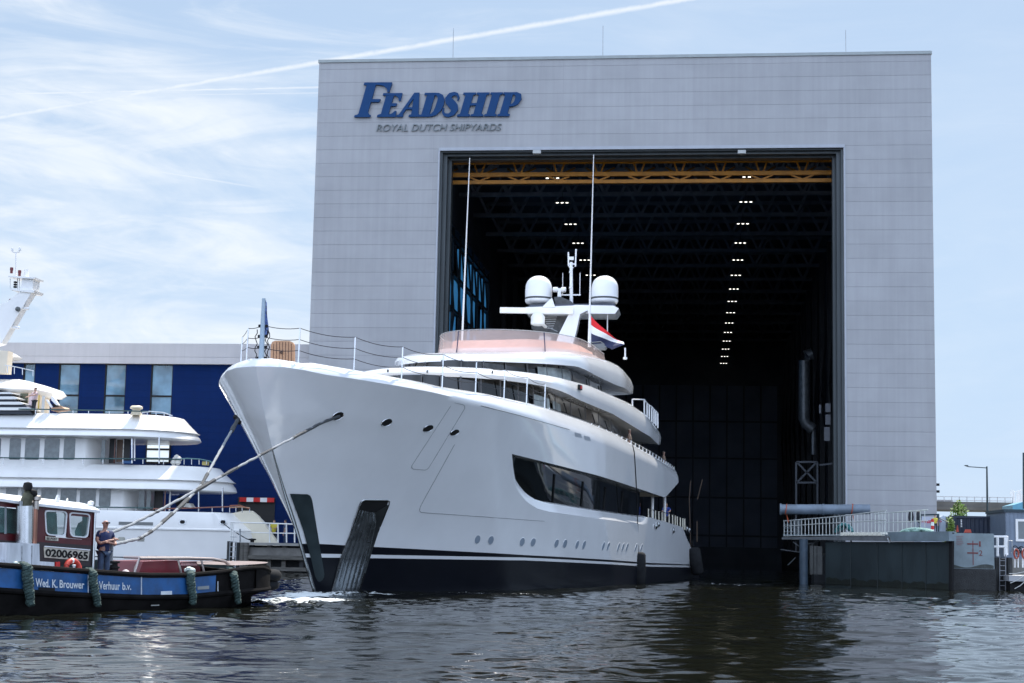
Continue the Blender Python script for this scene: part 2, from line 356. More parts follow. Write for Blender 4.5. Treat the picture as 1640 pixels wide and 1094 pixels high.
# back door panels
m = MB(); bx0, bx1 = atY(1040, 700, 250).x-10, atY(1246, 700, 250).x; bw = atY(1088, 700, 250).x-atY(1061, 700, 250).x
pan = pm('back_door_panel', (.2, .24, .33), .7, var=.2, scale=.2)
zr = [atY(1150, y, 250).z for y in (905, 858, 797, 734, 675, 616)]; nx = int((bx1-bx0)/bw)+1
for i in range(nx):
    for j in range(5):
        d = ((i*7+j*3) % 5)*.03; m.box(bx1-(i+1)*bw+.12, bx1-i*bw-.12, 250+d, 250.4+d, zr[j]+.15, zr[j+1]-.15)
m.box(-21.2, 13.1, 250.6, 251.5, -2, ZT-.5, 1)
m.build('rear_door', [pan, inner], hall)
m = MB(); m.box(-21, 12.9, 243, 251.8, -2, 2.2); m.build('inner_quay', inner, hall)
# roof trusses, every one a part
for k in range(14):
    y = 119.5+k*9; m = MB()
    m.beam((-20.9, y, 32.2), (12.9, y, 32.2), .35); m.beam((-20.9, y, 35.2), (12.9, y, 35.2), .35)
    for j in range(12):
        x = -20.9+j*2.82; m.beam((x, y, 35.2), (x+1.41, y, 32.2), .22); m.beam((x+1.41, y, 32.2), (x+2.82, y, 35.2), .22)
    m.build('roof_truss', pm('truss_steel', (.16, .185, .23), .6, var=.2), hall)
for k in range(13):
    for x in (-20.6, 12.6):
        if x < 0 and k < 5: continue
        m = MB(); y = 118+k*10.2; m.beam((x, y, 1), (x, y, 32), .5); m.beam((x, y, 28), (x, y+10, 18), .25); m.beam((x, y, 8), (x, y+10, 18), .25); m.build('wall_column', steeldk, hall)
# side fixtures inside the right wall
m = MB(); duct = pm('duct_metal', (.16, .175, .19), .45, .5, var=.3, scale=3)
m.tube(PX([(1301, 567), (1292, 569), (1288, 578), (1288, 672), (1292, 680), (1302, 688)], 150), .52, 12); m.tube(PX([(1303, 688), (1303, 728)], 150), .22, 8)
m.build('ventilation_duct', duct, hall, smooth=True)
m = MB(); lat = pm('blue_grey_steel', (.07, .08, .095), .5, .3)
for a, b in (((1275, 740), (1275, 812)), ((1309, 740), (1309, 812)), ((1275, 740), (1309, 740)), ((1275, 773), (1309, 773)), ((1277, 741), (1307, 772)), ((1307, 741), (1277, 772))):
    m.beam(atY(*a, 128), atY(*b, 128), .14)
m.build('access_tower', lat, hall); m = MB(); m.beam(atY(1337, 730, 122), atY(1337, 812, 122), .25); m.beam(atY(1312, 745, 122), atY(1338, 742, 122), .12)
m.build('bracket_post', lat, hall)
m = MB()
for a in ((1322, 646, 1330, 660), (1322, 664, 1330, 680), (1320, 684, 1329, 706), (1312, 648, 1315, 662)):
    p, q = atY(a[0], a[3], 124), atY(a[2], a[1], 124); m.box(p.x, q.x, 124, 124.1, p.z, q.z)
m.build('inner_panel', pm('pale_panel', (.14, .15, .17), .6), hall)
# rooftop lightning rods
for px in (725.5, 965.5, 1355):
    p = atY(px, 92, 114); m = MB(); m.tube([(p.x, 114, ZT-.1), (p.x-.02, 114, ZT+2.9 if px < 1300 else ZT+2.3)], .022, 5); m.build('lightning_rod', galv, hall)
# floodlights on the lintel and small boxes on the right edge
for px in (860, 1188):
    m = MB(); p = atY(px, 244, FY-.3); m.box(p.x-.28, p.x+.28, FY-.5, FY-.1, p.z-.12, p.z+.12); m.beam((p.x, FY-.1, p.z+.05), (p.x, FY+.5, p.z+.05), .12); m.build('floodlight', pm('lamp_housing', (.4, .41, .4), .5), hall)
for y in (776, 787): m = MB(); p = atY(1500.5, y, FY); m.box(XR, XR+.22, FY+.1, FY+.4, p.z-.08, p.z+.08); m.build('wall_lamp', blackm, hall)
# lettering --------------------------------------------------------
signblue = pm('sign_blue', (.003, .042, .14), .5, var=.05, spec=.2); signedge = pm('sign_edge', (.01, .02, .06), .5)
def base_y(x): return 187.6-(x-567)*.0068
SL = .288
def fp(X, Hh, yy):  # X along baseline in photo px, Hh height above it
    px = X+SL*Hh; return atY(px, base_y(px)-Hh, yy)
sg = MB(); layer = [0]
def letter(poly, mi=0):
    layer[0] += 1; yy = FY-.20-.004*(layer[0] % 5); P = [fp(X, h, yy) for X, h in poly]
    sg.prism(P, (0, .16, 0), 0)
def stroke(pts, ws):
    layer[0] += 1; yy = FY-.20-.004*(layer[0] % 5); L = []; Rr = []
    for i, (x, h) in enumerate(pts):
        a = Vector(pts[max(i-1, 0)]); b = Vector(pts[min(i+1, len(pts)-1)]); d = (b-a).normalized(); n_ = Vector((-d.y, d.x))*ws[i]/2
        L.append(fp(x+n_.x, h+n_.y, yy)); Rr.append(fp(x-n_.x, h-n_.y, yy))
    for i in range(len(L)-1): sg.prism([L[i], L[i+1], Rr[i+1], Rr[i]], (0, .16, 0))
# F
letter([(567, 0), (592.5, 0), (592.5, 3.2), (589.5, 4.5), (587, 8), (587, 51.5), (572.4, 51.5), (572.4, 6), (571, 4), (567, 3.2)])
letter([(567.6, 55.4), (611.9, 55.4), (612.3, 52), (611.5, 39.5), (609, 39.5), (606.5, 45), (600, 50), (592, 51.4), (567.6, 51.4)])
letter([(587, 24), (600.5, 24), (601, 28.7), (587, 28.7)])
# E
letter([(603.5, 0), (633.5, 0), (632, 9.5), (629.5, 9.5), (626, 5.5), (620.8, 4), (620.8, 34), (608.5, 34), (608.5, 5), (603.5, 3.4)])
letter([(603, 38.2), (633.4, 38.2), (634, 25.5), (631.4, 25.5), (629, 30.5), (624, 34), (603, 34.6)])
letter([(620.8, 17.2), (629.2, 17.2), (629.6, 21.8), (620.8, 21.8)])
# A
letter([(634.5, 0), (645, 0), (645, 3.2), (643.6, 3.4), (655.5, 34), (652.6, 38.6), (638.6, 6), (637, 3.4), (634.5, 3.2)])
letter([(652.6, 38.6), (660.5, 38.6), (669, 4), (672.5, 3.2), (672.5, 0), (654, 0), (654, 3.2), (657.3, 4)])
letter([(642.7, 12), (657, 12), (656.5, 15.2), (643.8, 15.2)])
# D
letter([(672.6, 0), (688, 0), (687.5, 3.6), (686.5, 4), (686.5, 34.5), (673.8, 34.5), (673.8, 4), (672.6, 3.2)])
letter([(669.5, 38.2), (688, 38.2), (688, 34.8), (669.5, 34.8)])
stroke([(687, 36.3), (691, 35.6), (696, 32), (698.6, 26), (699, 19), (698, 12), (694.5, 5.5), (690, 2.6), (687, 2)], [3.6, 5, 8.5, 11.5, 12.5, 11.5, 8.5, 5, 3.8])
# S
stroke([(726, 25.5), (725.3, 31), (721.5, 35.6), (716.5, 36.6), (711.5, 34.5), (709.5, 30), (711.8, 25), (717, 20.5), (722.5, 15.5), (725, 10.5), (723, 5), (717.5, 2), (711, 3), (707, 7.5), (706.2, 14)],
       [2, 3, 4.5, 6, 8.5, 10.5, 11.5, 12, 12, 11, 9, 6, 4.5, 3, 2])
# H
for X in (734.5, 756):
    letter([(X-2.8, 0), (X+17.2, 0), (X+17.2, 3.2), (X+13.6, 4), (X+13.6, 34.4), (X+17, 35), (X+17, 38.2), (X-3, 38.2), (X-3, 35), (X+1, 34.4), (X+1, 4), (X-2.8, 3.2)])
letter([(747.9, 17.6), (757.2, 17.6), (757.2, 21.2), (747.9, 21.2)])
# I
X = 778
letter([(X-3, 0), (X+16.5, 0), (X+16.5, 3.2), (X+13, 4), (X+13, 34.4), (X+16.5, 35), (X+16.5, 38.2), (X-3, 38.2), (X-3, 35), (X, 34.4), (X, 4), (X-3, 3.2)])
# P
X = 798.5
letter([(X-2.6, 0), (X+17, 0), (X+17, 3.2), (X+13, 4), (X+13, 34.6), (X+14, 38.2), (X-3, 38.2), (X-3, 35), (X+.6, 34.4), (X+.6, 4), (X-2.6, 3.2)])
stroke([(811.5, 36.4), (816, 36), (820.5, 33), (822, 27.5), (820.5, 21.5), (816, 18), (811.5, 17.3)], [3.6, 5.2, 9, 10.5, 9, 5, 3.6])
sg.build('lettering', signblue, hall)['label'] = 'large blue serif lettering reading FEADSHIP'
sg = MB(); greyt = pm('sign_grey', (.17, .19, .20), .5, .3, var=.05)
def q4(x0, x1, yb, yt, sl, Y): return [atY(x0, yb, Y), atY(x1, yb-(x1-x0)*.0068, Y), atY(x0+sl, yt, Y), atY(x1+sl, yt-(x1-x0)*.0068, Y)]
text_on(sg, 'ROYAL DUTCH SHIPYARDS', q4(602.5, 801, 210.2, 199.2, 3, FY-.12), -.004, depth=(0, .1, 0))
sg.build('lettering', greyt, hall)['label'] = 'small grey italic lettering reading ROYAL DUTCH SHIPYARDS'
# ---- ceiling lamps
lampm = pm('lamp_glow', (1, .97, .86), .5, var=0, emit=1.5)
def lamp0():
    r = thing('ceiling_lamp', '', 'lamp'); m = MB()
    m.box(-.72, .72, -.12, .12, .03, .12); m.beam((0, 0, .12), (0, 0, .9), .05); m.build('lamp_housing', steeldk, r)
    m = MB()
    for k in (-1, 0, 1): m.box(k*.40-.10, k*.40+.10, -.06, .06, -.02, .028)
    m.build('lamp_panel', lampm, r); return r
L0 = lamp0(); first = True
ordn = ['nearest', 'second', 'third', 'fourth', 'fifth', 'sixth', 'seventh', 'eighth', 'ninth', 'tenth', 'eleventh', 'twelfth', 'thirteenth', 'fourteenth', 'farthest']
for k in range(15):
    for side, x in (('left', -11.3), ('right', 3.7)):
        if side == 'left' and k in (9, 10, 11, 12, 13, 14): continue
        o = L0 if first else copy_tree(L0); first = False
        o.location = (x, 121.7+k*9, 30.0); o['label'] = f'{ordn[k]} glowing ceiling lamp of the {side} row inside the dark hall'; o['group'] = 'ceiling lamps inside the hall'
# ---- yellow gantry crane
yel = pm('ochre_crane_paint', (.50, .20, .012), .5, var=.2, scale=2)
cr = thing('gantry_crane', 'ochre yellow lattice gantry crane spanning the top of the doorway', 'crane', (-4, 117, 27))
zz = [atY(1000, y, 116.5).z for y in (259, 279, 291)]; m = MB()
for z, h in zip(zz, (.24, .30, .26)): m.box(-20.4, 12.4, 116.35, 116.65, z-h/2, z+h/2)
m.build('girder', yel, cr)
m = MB()
for j in range(11):
    x = -19.2+j*2.95
    for dx in (-1.05, -.4, .4, 1.05): m.beam((x+dx*.35, 116.5, zz[1]+.1), (x+dx, 116.5+(1.5 if abs(dx) > 1 else 0), zz[0]-.1), .12)
    for dx in (-.8, .8): m.beam((x, 116.5, zz[2]+.1), (x+dx, 116.5, zz[1]-.15), .11)
m.build('lattice', yel, cr)
# ================================================================== BLUE WORKSHOP
BY = 113.6; ZB = atY(250, 551, BY).z; ZP = atY(250, 583.5, BY).z
blue = cladding('blue_wall_cladding', (.003, .018, .09), .5, 0, (3.2, 0), line=.02, strong=.22, corr=.0625, spec=.08)
bclad = cladding('pale_parapet_cladding', (.40, .39, .40), 1.0, -ZB % 1, (5.65, 3.2), line=.03, strong=.2)
ws = thing('workshop_building', 'long low workshop with pale parapet, royal blue walls and tall windows', 'building', (-50, BY, 1.55))
def bx(p): return atY(p, 620, BY).x
wins = [(36, 55), (93, 127), (167, 201), (241, 276)]
m = MB(); xs = [-95]+[v for a, b in wins for v in (bx(a), bx(b))]+[XL-.003]; zlo = atY(150, 664, BY).z
for i in range(0, len(xs), 2): m.box(xs[i], xs[i+1], BY, BY+.5, 1.4, ZP)
for i in range(1, len(xs)-1, 2): m.box(xs[i], xs[i+1], BY, BY+.5, 1.4, zlo)
m.build('wall', blue, ws)
m = MB(); m.box(-95, XL-.003, BY-.35, BY+40, ZP, ZB); m.box(-95, -94.5, BY+.5, BY+40, 1.4, ZP); m.build('parapet', bclad, ws)
m = MB(); m.box(-94.4, XL-.2, BY+14, BY+14.3, 1.5, ZP-.02); m.box(-94.4, XL-.2, BY+.6, BY+14, zlo-.3, zlo-.1); m.build('room_wall', pm('room_wall', (.22, .26, .3), .8), ws)
wglass = pm('window_glass', (.12, .24, .34), .03, var=.6, scale=.45, spec=.9, alpha=.80)
for i, (a, b) in enumerate(wins):
    m = MB(); x0, x1 = bx(a), bx(b); m.box(x0+.06, x1-.06, BY+.10, BY+.13, zlo+.06, ZP-.06); wn = m.build('window_pane', wglass, ws)
    m = MB(); zm = atY(150, 633.5, BY).z
    for (u0, u1, v0, v1) in ((x0, x0+.10, zlo, ZP-.002), (x1-.05, x1, zlo, ZP-.002), (x0+.10, x1-.05, ZP-.08, ZP-.002), (x0+.10, x1-.05, zm-.06, zm+.06), (x0+.10, x1-.05, zlo, zlo+.1)): m.box(u0, u1, BY+.01, BY+.095, v0, v1)
    m.build('window_frame', blackm, ws)
    if i:
        m = MB()
        if i == 1:
            m.beam(PX([(98, 632)], BY+2)[0], PX([(126, 608)], BY+2)[0], .16); m.beam(PX([(98, 608)], BY+2.3)[0], PX([(126, 632)], BY+2.3)[0], .16); m.beam(PX([(98, 605)], BY+2.6)[0], PX([(98, 660)], BY+2.6)[0], .14)
        else: m.beam(PX([(180 if i == 2 else 262, 586)], BY+4)[0], PX([(180 if i == 2 else 262, 660)], BY+4)[0], .3)
        for q in range(5): m.beam(atY(a+4+q*5, 590+q*6 % 26, BY+6), atY(a+9+q*5, 590+q*6 % 26, BY+6), .07)
        m.build('inner_steelwork', whitem, ws)
# lower window below the upper deck, its blind given a glow to look bright
m = MB(); p, q = atY(235, 741, BY-.1), atY(272, 712, BY-.1); m.box(p.x, q.x, BY-.16, BY-.01, p.z, q.z); m.build('window_blind', pm('glowing_blind', (.72, .8, .82), .5, emit=.25), ws)
m = MB()
for y in (719.5, 734.5, 741): c = atY(235, y, BY-.1).z; m.box(p.x, q.x, BY-.22, BY-.163, c-.07, c+.07)
m.box(p.x-.08, p.x, BY-.22, BY-.01, p.z, q.z); m.box(q.x, q.x+.08, BY-.22, BY-.01, p.z, q.z); m.build('window_frame', blackm, ws)
# loading door with red and white barrier board
p, q = atY(379, 862, BY), atY(441, 797, BY)
m = MB(); m.box(p.x, q.x, BY-.05, BY-.003, 1.56, q.z); m.build('loading_door', dark, ws)
m = MB(); a, b = atY(384, 803.5, BY-.2), atY(439, 797.6, BY-.2); w5 = (b.x-a.x)/5
for k in range(5): m.box(a.x+k*w5, a.x+(k+1)*w5, BY-.25, BY-.10, a.z, b.z, k % 2)
m.build('barrier_board', [redm, whitem], ws)
m = MB(); text_on(m, 'DUTCH', [atY(275, 793, BY-.02), atY(287, 793, BY-.02), atY(275, 789.5, BY-.02), atY(287, 789.5, BY-.02)], 0); m.build('wall_sign', whitem, ws)
# ================================================================== MAIN YACHT
AXA = R(10); YB = Vector((-14.49, 61.22, 0)); YA = Vector((math.sin(AXA), math.cos(AXA), 0)); YN = Vector((YA.y, -YA.x, 0))
def Yt(u, w, z): return YB+YA*u+YN*w+Vector((0, 0, z))
ZS = [-1, 0, 1.2, 2.45, 3.7, 5, 6.5, 8, 8.6]; US = [.3, 0, -1, -1.98, -3.1, -4.15, -5.15, -5.95, -6.1]
D0 = ([0, .6, 1.9, 5, 10.9, 17, 24, 40, 60], [.0, .24, .78, 2.1, 4.4, 5.6, 6.2, 6.15, 5.9])
D1 = ([0, .25, .8, 1.6, 2.6, 4.1, 6.1, 11, 16, 26, 41, 48, 60], [.0, .75, 1.5, 2.15, 2.8, 3.6, 4.4, 5.6, 6.1, 6.4, 6.4, 6.1, 5.7])
def us(z): return np.interp(z, ZS, US)
def wh(u, z):
    d = u-us(z); t = np.clip(np.asarray(z, float)/7.9, 0, 1.02)**2.0
    r = (1-t)*np.interp(d, *D0)+t*np.interp(d, *D1)
    return np.where(d < 0, d, r)
def solve(px, py, wf=None, lo=-9., hi=60.):
    r = ray(px, py); ts = np.linspace(48, 125, 6000); x, y, z = r[0]*ts, ts, CAMH+r[2]*ts
    dx, dy = x-YB.x, y-YB.y; u = dx*YA.x+dy*YA.y; w_ = dx*YN.x+dy*YN.y
    g = w_-(wh(u, z) if wf is None else wf(u, z)); ok = (u > lo) & (u < hi)
    for i in range(len(ts)-1):
        if ok[i] and g[i]*g[i+1] <= 0 and (g[i] > 0 or wf is not None): return float(u[i]), float(w_[i]), float(z[i])
    return None
def curve(pts, wf=None):
    S = [solve(*p, wf) for p in pts]; S = sorted([s for s in S if s]); us_ = [s[0] for s in S]; zs_ = [s[2] for s in S]
    return lambda u: float(np.interp(u, us_, zs_))
K = curve([(455, 588), (520, 600), (612, 614), (700, 630), (779, 649), (830, 662), (900, 685), (980, 713), (1040, 740), (1088, 771)])
inb = .62
CAP = curve([(480, 577.5), (540, 587), (600, 597), (705, 618), (780, 630), (870, 651), (930, 672), (980, 692), (1030, 722), (1078, 751)], lambda u, z: wh(u, 8)-inb)
S1 = curve([(520, 871.5), (600, 876), (840, 889), (1040, 901.5), (1113, 904.5)])
S2 = curve([(520, 887), (600, 888.5), (840, 893), (1040, 904.4), (1113, 906)])
S3 = curve([(520, 893), (600, 894), (840, 897.5), (1040, 907.5), (1113, 909)])
W2 = curve([(820, 727), (880, 742), (940, 757), (1000, 775), (1065, 797), (1088, 771.5)])
W1 = curve([(820, 727), (825, 745), (832, 765), (840, 778), (850, 790), (865, 800), (885, 806), (960, 818), (1036, 829), (1040, 828.5), (1095, 845)])
UW0 = solve(820, 727)[0]; UE = 41.6; UL = 43.2
def endu(z): return interp(z, [-1, 0, 1.49, 3.25], [50.5, 50, 47.8, UL])
yacht = thing('superyacht', 'big white superyacht with flared bow leaving the dark hall', 'yacht', Yt(20, 0, 0))
ulist = [-6.12, -5.95, -5.8, -5.6, -5.4, -5.1, -4.8, -4.4, -4, -3.5, -3, -2.5, -2, -1.5, -1, -.5, 0]+list(np.arange(.4, 50.3, .4))
ulist = sorted(set([round(float(x), 3) for x in ulist]+[round(UW0+x, 3) for x in (0, .15, .3, .5, .7, .9, 1.2)]))
def zrows_low(u):
    a = [-1.0, -.5, -.2, 0, .25, .5, .75, S3(u), S2(u), S1(u)]; top = W1(u) if u > UW0 else W2(max(u, UW0)) if u >= UW0 else None
    k = K(min(u, UE)); wz = (W1(u) if u >= UW0 else None)
    if wz is None:
        z0 = W2(UW0)*(1 if u > 0 else 1); z0 = interp(u, [-6, UW0], [5.5, W2(UW0)]); lo = z0; hi = z0
    else: lo, hi = W1(u), max(W2(min(u, UE)), W1(u)+.001)
    return a, lo, hi, k
def hull_rows(side):
    rows = []
    nl, nh = 12, 12
    cols = []
    for u in ulist:
        a, lo, hi, k = zrows_low(u); col = []
        zz_ = a+[a[-1]+(lo-a[-1])*(i/nl) for i in range(1, nl+1)]
        cf = 0. if u < UW0 or u > 32 else min(1, (u-UW0)/1.6)*min(1, (32-u)/1.5)
        for q_i, z in enumerate(zz_):
            if q_i == len(zz_)-2: z = z*(1-cf)+(lo-.42)*cf
            uu = min(max(u, float(us(z))), endu(z)); wv = max(float(wh(uu, z))-(.24*cf if q_i == len(zz_)-1 else 0), 0); col.append(Yt(uu, side*wv, z))
        for i in range(nh+1):
            z = hi+(k-hi)*i/nh; uu = min(max(u, float(us(z))), UE); col.append(Yt(uu, side*max(float(wh(uu, z)), 0), z))
        # rounded shoulder up to the cap
        kc = CAP(min(u, 42.6)) if u > -4.6 else K(u)+.34
        ki = len(col)-1
        for q in (.2, .5, .8, 1.):
            z = k+(kc-k)*(1-(1-q)**1.6); uu = min(max(u, float(us(k))+inb*.8*q), UE+.9*q); wv = max(float(wh(max(u, float(us(k))), k))-inb*(q**1.5), .0)
            if u < -5.2: wv = max(float(wh(u, k))-inb*q, .0)
            col.append(Yt(uu, side*wv, z))
        col.append(Yt(min(max(u, float(us(k))+.55), UE+.9), side*max(float(wh(max(u, float(us(k))), k))-inb-.35, 0), kc-.02))
        cols.append(col)
    return cols
hm = MB(); colsN = hull_rows(1); colsF = hull_rows(-1)
nrow = len(colsN[0])
def mat_of(i): return 1 if i < 7 else {7: 0, 8: 1}.get(i, 0)
for cols in (colsN, colsF):
    rows = [[c[i] for c in cols] for i in range(nrow)]
    mis = [2]+[0]*(nrow); mis = [mat_of(i) for i in range(nrow)]
    def skip(i, k):
        if i == 9+12 and (ulist[k] >= UW0-.01): return True     # window gap
        if i > 9+12 and ulist[k] >= UE+.01: return True
        return False
    hm.grid(rows, mis=mis, skip=skip)
# transom and aft face of the upper bulwark
lowT = [(colsN[-1][i], colsF[-1][i]) for i in range(9+12+1)]
hm.grid([[a, b] for a, b in lowT]); 
iU = min(range(len(ulist)), key=lambda i: abs(ulist[i]-UE)); upT = [(colsN[iU+1][i], colsF[iU+1][i]) for i in range(22, nrow)]
hm.grid([[a, b] for a, b in upT])
hull = hm.build('hull', [white, navy], yacht, smooth=True, sharp=50)
# decks
m = MB()
def deck(zf, u0, u1, dw=.3, step=1.5, top=8):
    rows = []
    u = u0
    while u <= u1+.01:
        z = zf(u) if callable(zf) else zf; wv = max(float(wh(u, min(top, z)))-dw, .02); rows.append([Yt(u, -wv, z), Yt(u, 0, z+.05), Yt(u, wv, z)]); u += step
    m.grid(rows)
deck(lambda u: CAP(u)-.75, -5.2, 42, 1.0)
deck(lambda u: max(W2(min(u, 41))+.02, 4.9) if u < 38 else 5.1, 5, 41, .3)
m.build('upper_deck', pm('pale_deck', (.45, .4, .33), .6), yacht, smooth=True)
m = MB(); rows = []
for u in np.arange(24, 44.1, 1.): wv = float(wh(u, 3))-.12; rows.append([Yt(u, -wv, W1(u)-.25), Yt(u, 0, W1(u)-.2), Yt(u, wv, W1(u)-.25)])
m.grid(rows); rows = []
for z in np.linspace(3.2, -.9, 8): uu = endu(z)-.05; wv = float(wh(uu, z))-.02; rows.append([Yt(uu, -wv, z), Yt(uu, wv, z)])
m.build('main_deck', MATS['pale_deck'], yacht)
# window band (dark glass set into the hull side) and its ledge
for sd in (1, -1):
    g = MB(); lo_, hi_ = [], []
    uu_ = [u for u in ulist if UW0 <= u <= 32.2]
    rows = []
    for q in np.linspace(0, 1, 7):
        rows.append([Yt(u, sd*(float(wh(u, W1(u)+(W2(u)-W1(u))*q))-.50*min(1, (u-UW0)/1.5)-.012), W1(u)+(W2(u)-W1(u))*q) for u in uu_])
    g.grid(rows); g.build('window_band', glass, yacht, smooth=True)
    g = MB(); rows = []
    for q in (0, 1): rows.append([Yt(u, sd*(float(wh(u, W1(u)))-.24*min(1, (u-UW0)/1.6)*min(1, max(0, 32-u)/1.5)-.30*min(1, (u-UW0)/1.5)*q+.0), W1(u)+.10*min(1, (u-UW0)/1.5)*q-(.0)) for u in uu_])
    g.grid(rows); rows = []
    for q in (0, 1): rows.append([Yt(u, sd*(float(wh(u, W2(u)))-.52*min(1, (u-UW0)/1.5)*q), W2(u)) for u in uu_])
    g.grid(rows); g.build('window_ledge', white, yacht, smooth=True)
# mullions inside the window band
g = MB()
for px in (905, 950, 985, 1012):
    a = solve(px, 745+(px-880)*.26+8); b = solve(px-3, 806+(px-885)*.14-4)
    if a and b: g.beam(Yt(a[0], a[1]-.48, a[2]), Yt(b[0], b[1]-.48, b[2]), .05)
g.build('window_mullions', blackm, yacht)
# dark recess of the aft main deck
g = MB(); rows = []
for z in (2.9, 5.2): rows.append([Yt(u, w_, z) for u, w_ in ((31, 5.4), (33, 4.6), (38.5, 4.4), (38.6, 0), (38.5, -4.4), (33, -4.6), (31, -5.4))])
g.grid(rows); g.build('aft_saloon_wall', glass, yacht)
for u, w_ in ((36.2, 5.6), (40.4, 5.5), (40.4, -5.5)): g = MB(); g.tube([Yt(u, w_, 3.1), Yt(u, w_, 5.3)], .09, 8); g.build('deck_pillar', whitem, yacht)
# ---- surface helper
def hp(px, py, off=.0):
    s = solve(px, py)
    if not s: return None
    u, w_, z = s; e = .15
    tu = Vector((e, float(wh(u+e, z)-wh(u, z)), 0)); tz = Vector((0, float(wh(u, z+e)-wh(u, z)), e)); n_ = tu.cross(tz); n_ = -n_ if n_.y < 0 else n_; n_.normalize()
    P = Vector((u, w_, z))+n_*off; return Yt(*P), (YA*n_.x+YN*n_.y+Vector((0, 0, n_.z)))
def hseam(pts, r=.02, name='hull_seam', sub=8):
    P = []
    for (a, b) in zip(pts[:-1], pts[1:]):
        for i in range(sub):
            q = hp(a[0]+(b[0]-a[0])*i/sub, a[1]+(b[1]-a[1])*i/sub, .002)
            if q: P.append(q[0])
    q = hp(*pts[-1], .002); P.append(q[0]); g = MB(); g.tube(P, r, 5); return g.build(name, seam, yacht)
hseam([(722, 650), (659.5, 746), (659.5, 749), (662, 751.3), (681, 753), (686, 750), (690, 744), (744.5, 654), (744, 650), (741, 648), (728, 645.3)], .006, 'shell_door_seam')
hseam([(728, 712), (676, 806), (672.5, 814), (672, 818.5), (674.5, 820.8), (760, 826.8), (840, 832.6), (872, 834.8)], .007, 'shell_door_seam')
hseam([(770, 650), (830, 665), (912, 688)], .011, 'bulwark_seam')
# hawse openings and portholes
def oval(c, dx, dy, ang, off, n=18, k=1.):
    P = []
    for i in range(n):
        t = 2*math.pi*i/n; x = dx*k*math.cos(t); y = dy*k*math.sin(t); ca, sa = math.cos(ang), math.sin(ang)
        q = hp(c[0]+x*ca-y*sa, c[1]+x*sa+y*ca, off); P.append(q[0])
    return P
for (cx, cy), s in zip(((541, 666), (619, 676.5), (685.5, 686), (728, 692.5)), (1.08, 1.0, .92, .8)):
    g = MB(); o1 = oval((cx, cy), 9.8*s, 5.6*s, -.45, .012); o2 = oval((cx, cy), 9.8*s, 5.6*s, -.45, .03, k=.93); o3 = oval((cx, cy), 9.8*s, 5.6*s, -.45, .012, k=.85)
    g.grid([o1, o2, o3], closed=True); h = g.build('hawse_ring', steel, yacht, smooth=True)
    g = MB(); o4 = oval((cx, cy), 9.8*s, 5.6*s, -.45, .018, k=.9); g.add(o4, [tuple(range(len(o4)))]); g.build('hawse_hole', blackm, yacht)
pgl = pm('porthole_glass', (.24, .29, .35), .08, var=0, spec=.8)
for cx, cy, dx in ((764.5, 864, 4.8), (786, 865, 4.8), (836, 868, 4.2), (853.5, 868.5, 4.2), (891, 870.5, 3.4), (904.6, 871, 3.4), (924, 872.5, 2.6), (935, 873, 2.6), (966, 875, 2), (974, 875.2, 2), (990.4, 876, 1.7), (997.5, 876.3, 1.7), (1004, 876.6, 1.7), (1018, 877.5, 1.4), (1027, 878, 1.4)):
    g = MB(); o1 = oval((cx, cy), dx, 7.8, .30, .004); o2 = oval((cx, cy), dx, 7.8, .30, .012, k=.88); g.grid([o1, o2], closed=True, mi=0); o3 = oval((cx, cy), dx, 7.8, .30, .008, k=.88); g.add(o3, [tuple(range(len(o3)))], 1)
    g.build('porthole', [white, pgl], yacht)
for pts in (((920, 692.5), (930.5, 695), (932, 701.5), (921.5, 699.5)), ((935, 697.5), (944.5, 700), (946, 706.5), (936.5, 704.5))):
    g = MB(); P = [hp(x, y, .006)[0] for x, y in pts]; g.add(P, [(0, 1, 2, 3)]); g.build('air_vent', pm('vent_grey', (.30, .33, .37), .4), yacht)
def hpatch(A, B, nrow_, ncol, offf, name, mt, smooth=True):
    """A,B: left and right edge polylines (px), offf(s,t)"""
    def along(L, t):
        d = [0]; 
        for a, b in zip(L[:-1], L[1:]): d.append(d[-1]+math.dist(a, b))
        t *= d[-1]; return float(np.interp(t, d, [p[0] for p in L])), float(np.interp(t, d, [p[1] for p in L]))
    rows = []; last = None
    for i in range(nrow_+1):
        t = i/nrow_; a, b = along(A, t), along(B, t); row = []
        for j in range(ncol+1):
            s = j/ncol; q = hp(a[0]+(b[0]-a[0])*s, a[1]+(b[1]-a[1])*s, offf(s, t))
            if q is None: q = last
            row.append(q[0]); last = q
        rows.append(row)
    g = MB(); g.grid(rows); return g.build(name, mt, yacht, smooth=smooth, sharp=60)
slate = pm('stem_plate_slate', (.035, .05, .055), .32, .3, var=.25, scale=1.2, rvar=.15)
def stem_s(py): # left limit of the near side near the stem
    return interp(py, [790, 845, 900, 925, 932], [462, 482, 498, 504, 508])
hpatch([(464, 790.5), (484, 845), (499, 900), (504, 923), (508.5, 931)], [(492, 791.3), (497, 794), (499.5, 800), (509, 858), (519, 919), (518, 927), (512, 931.5)], 30, 5, lambda s, t: .02, 'stem_plate', slate)
LA = [(581, 801), (576, 809), (559.5, 858), (545.5, 893), (528.5, 958)]; LB = [(622, 801.5), (622.5, 808), (604.4, 852), (590, 897), (571.5, 958)]
pin = pm('pocket_steel', (.40, .43, .46), .22, 1., var=.12, scale=2.0, rvar=.1)
hpatch(LA, LB, 6, 6, lambda s, t: .012, 'pocket_shade', blackm)  # black patch; its bare top stands in for shade inside the pocket
def sub(L, f, g_): return [(a[0]+(b[0]-a[0])*f, a[1]+(b[1]-a[1])*f) for a, b in zip(L, g_)]
RA = [(576, 816), (560.5, 858), (546, 893), (529, 957)]; RB = [(600, 820), (602, 838), (589.5, 893), (571.5, 957)]
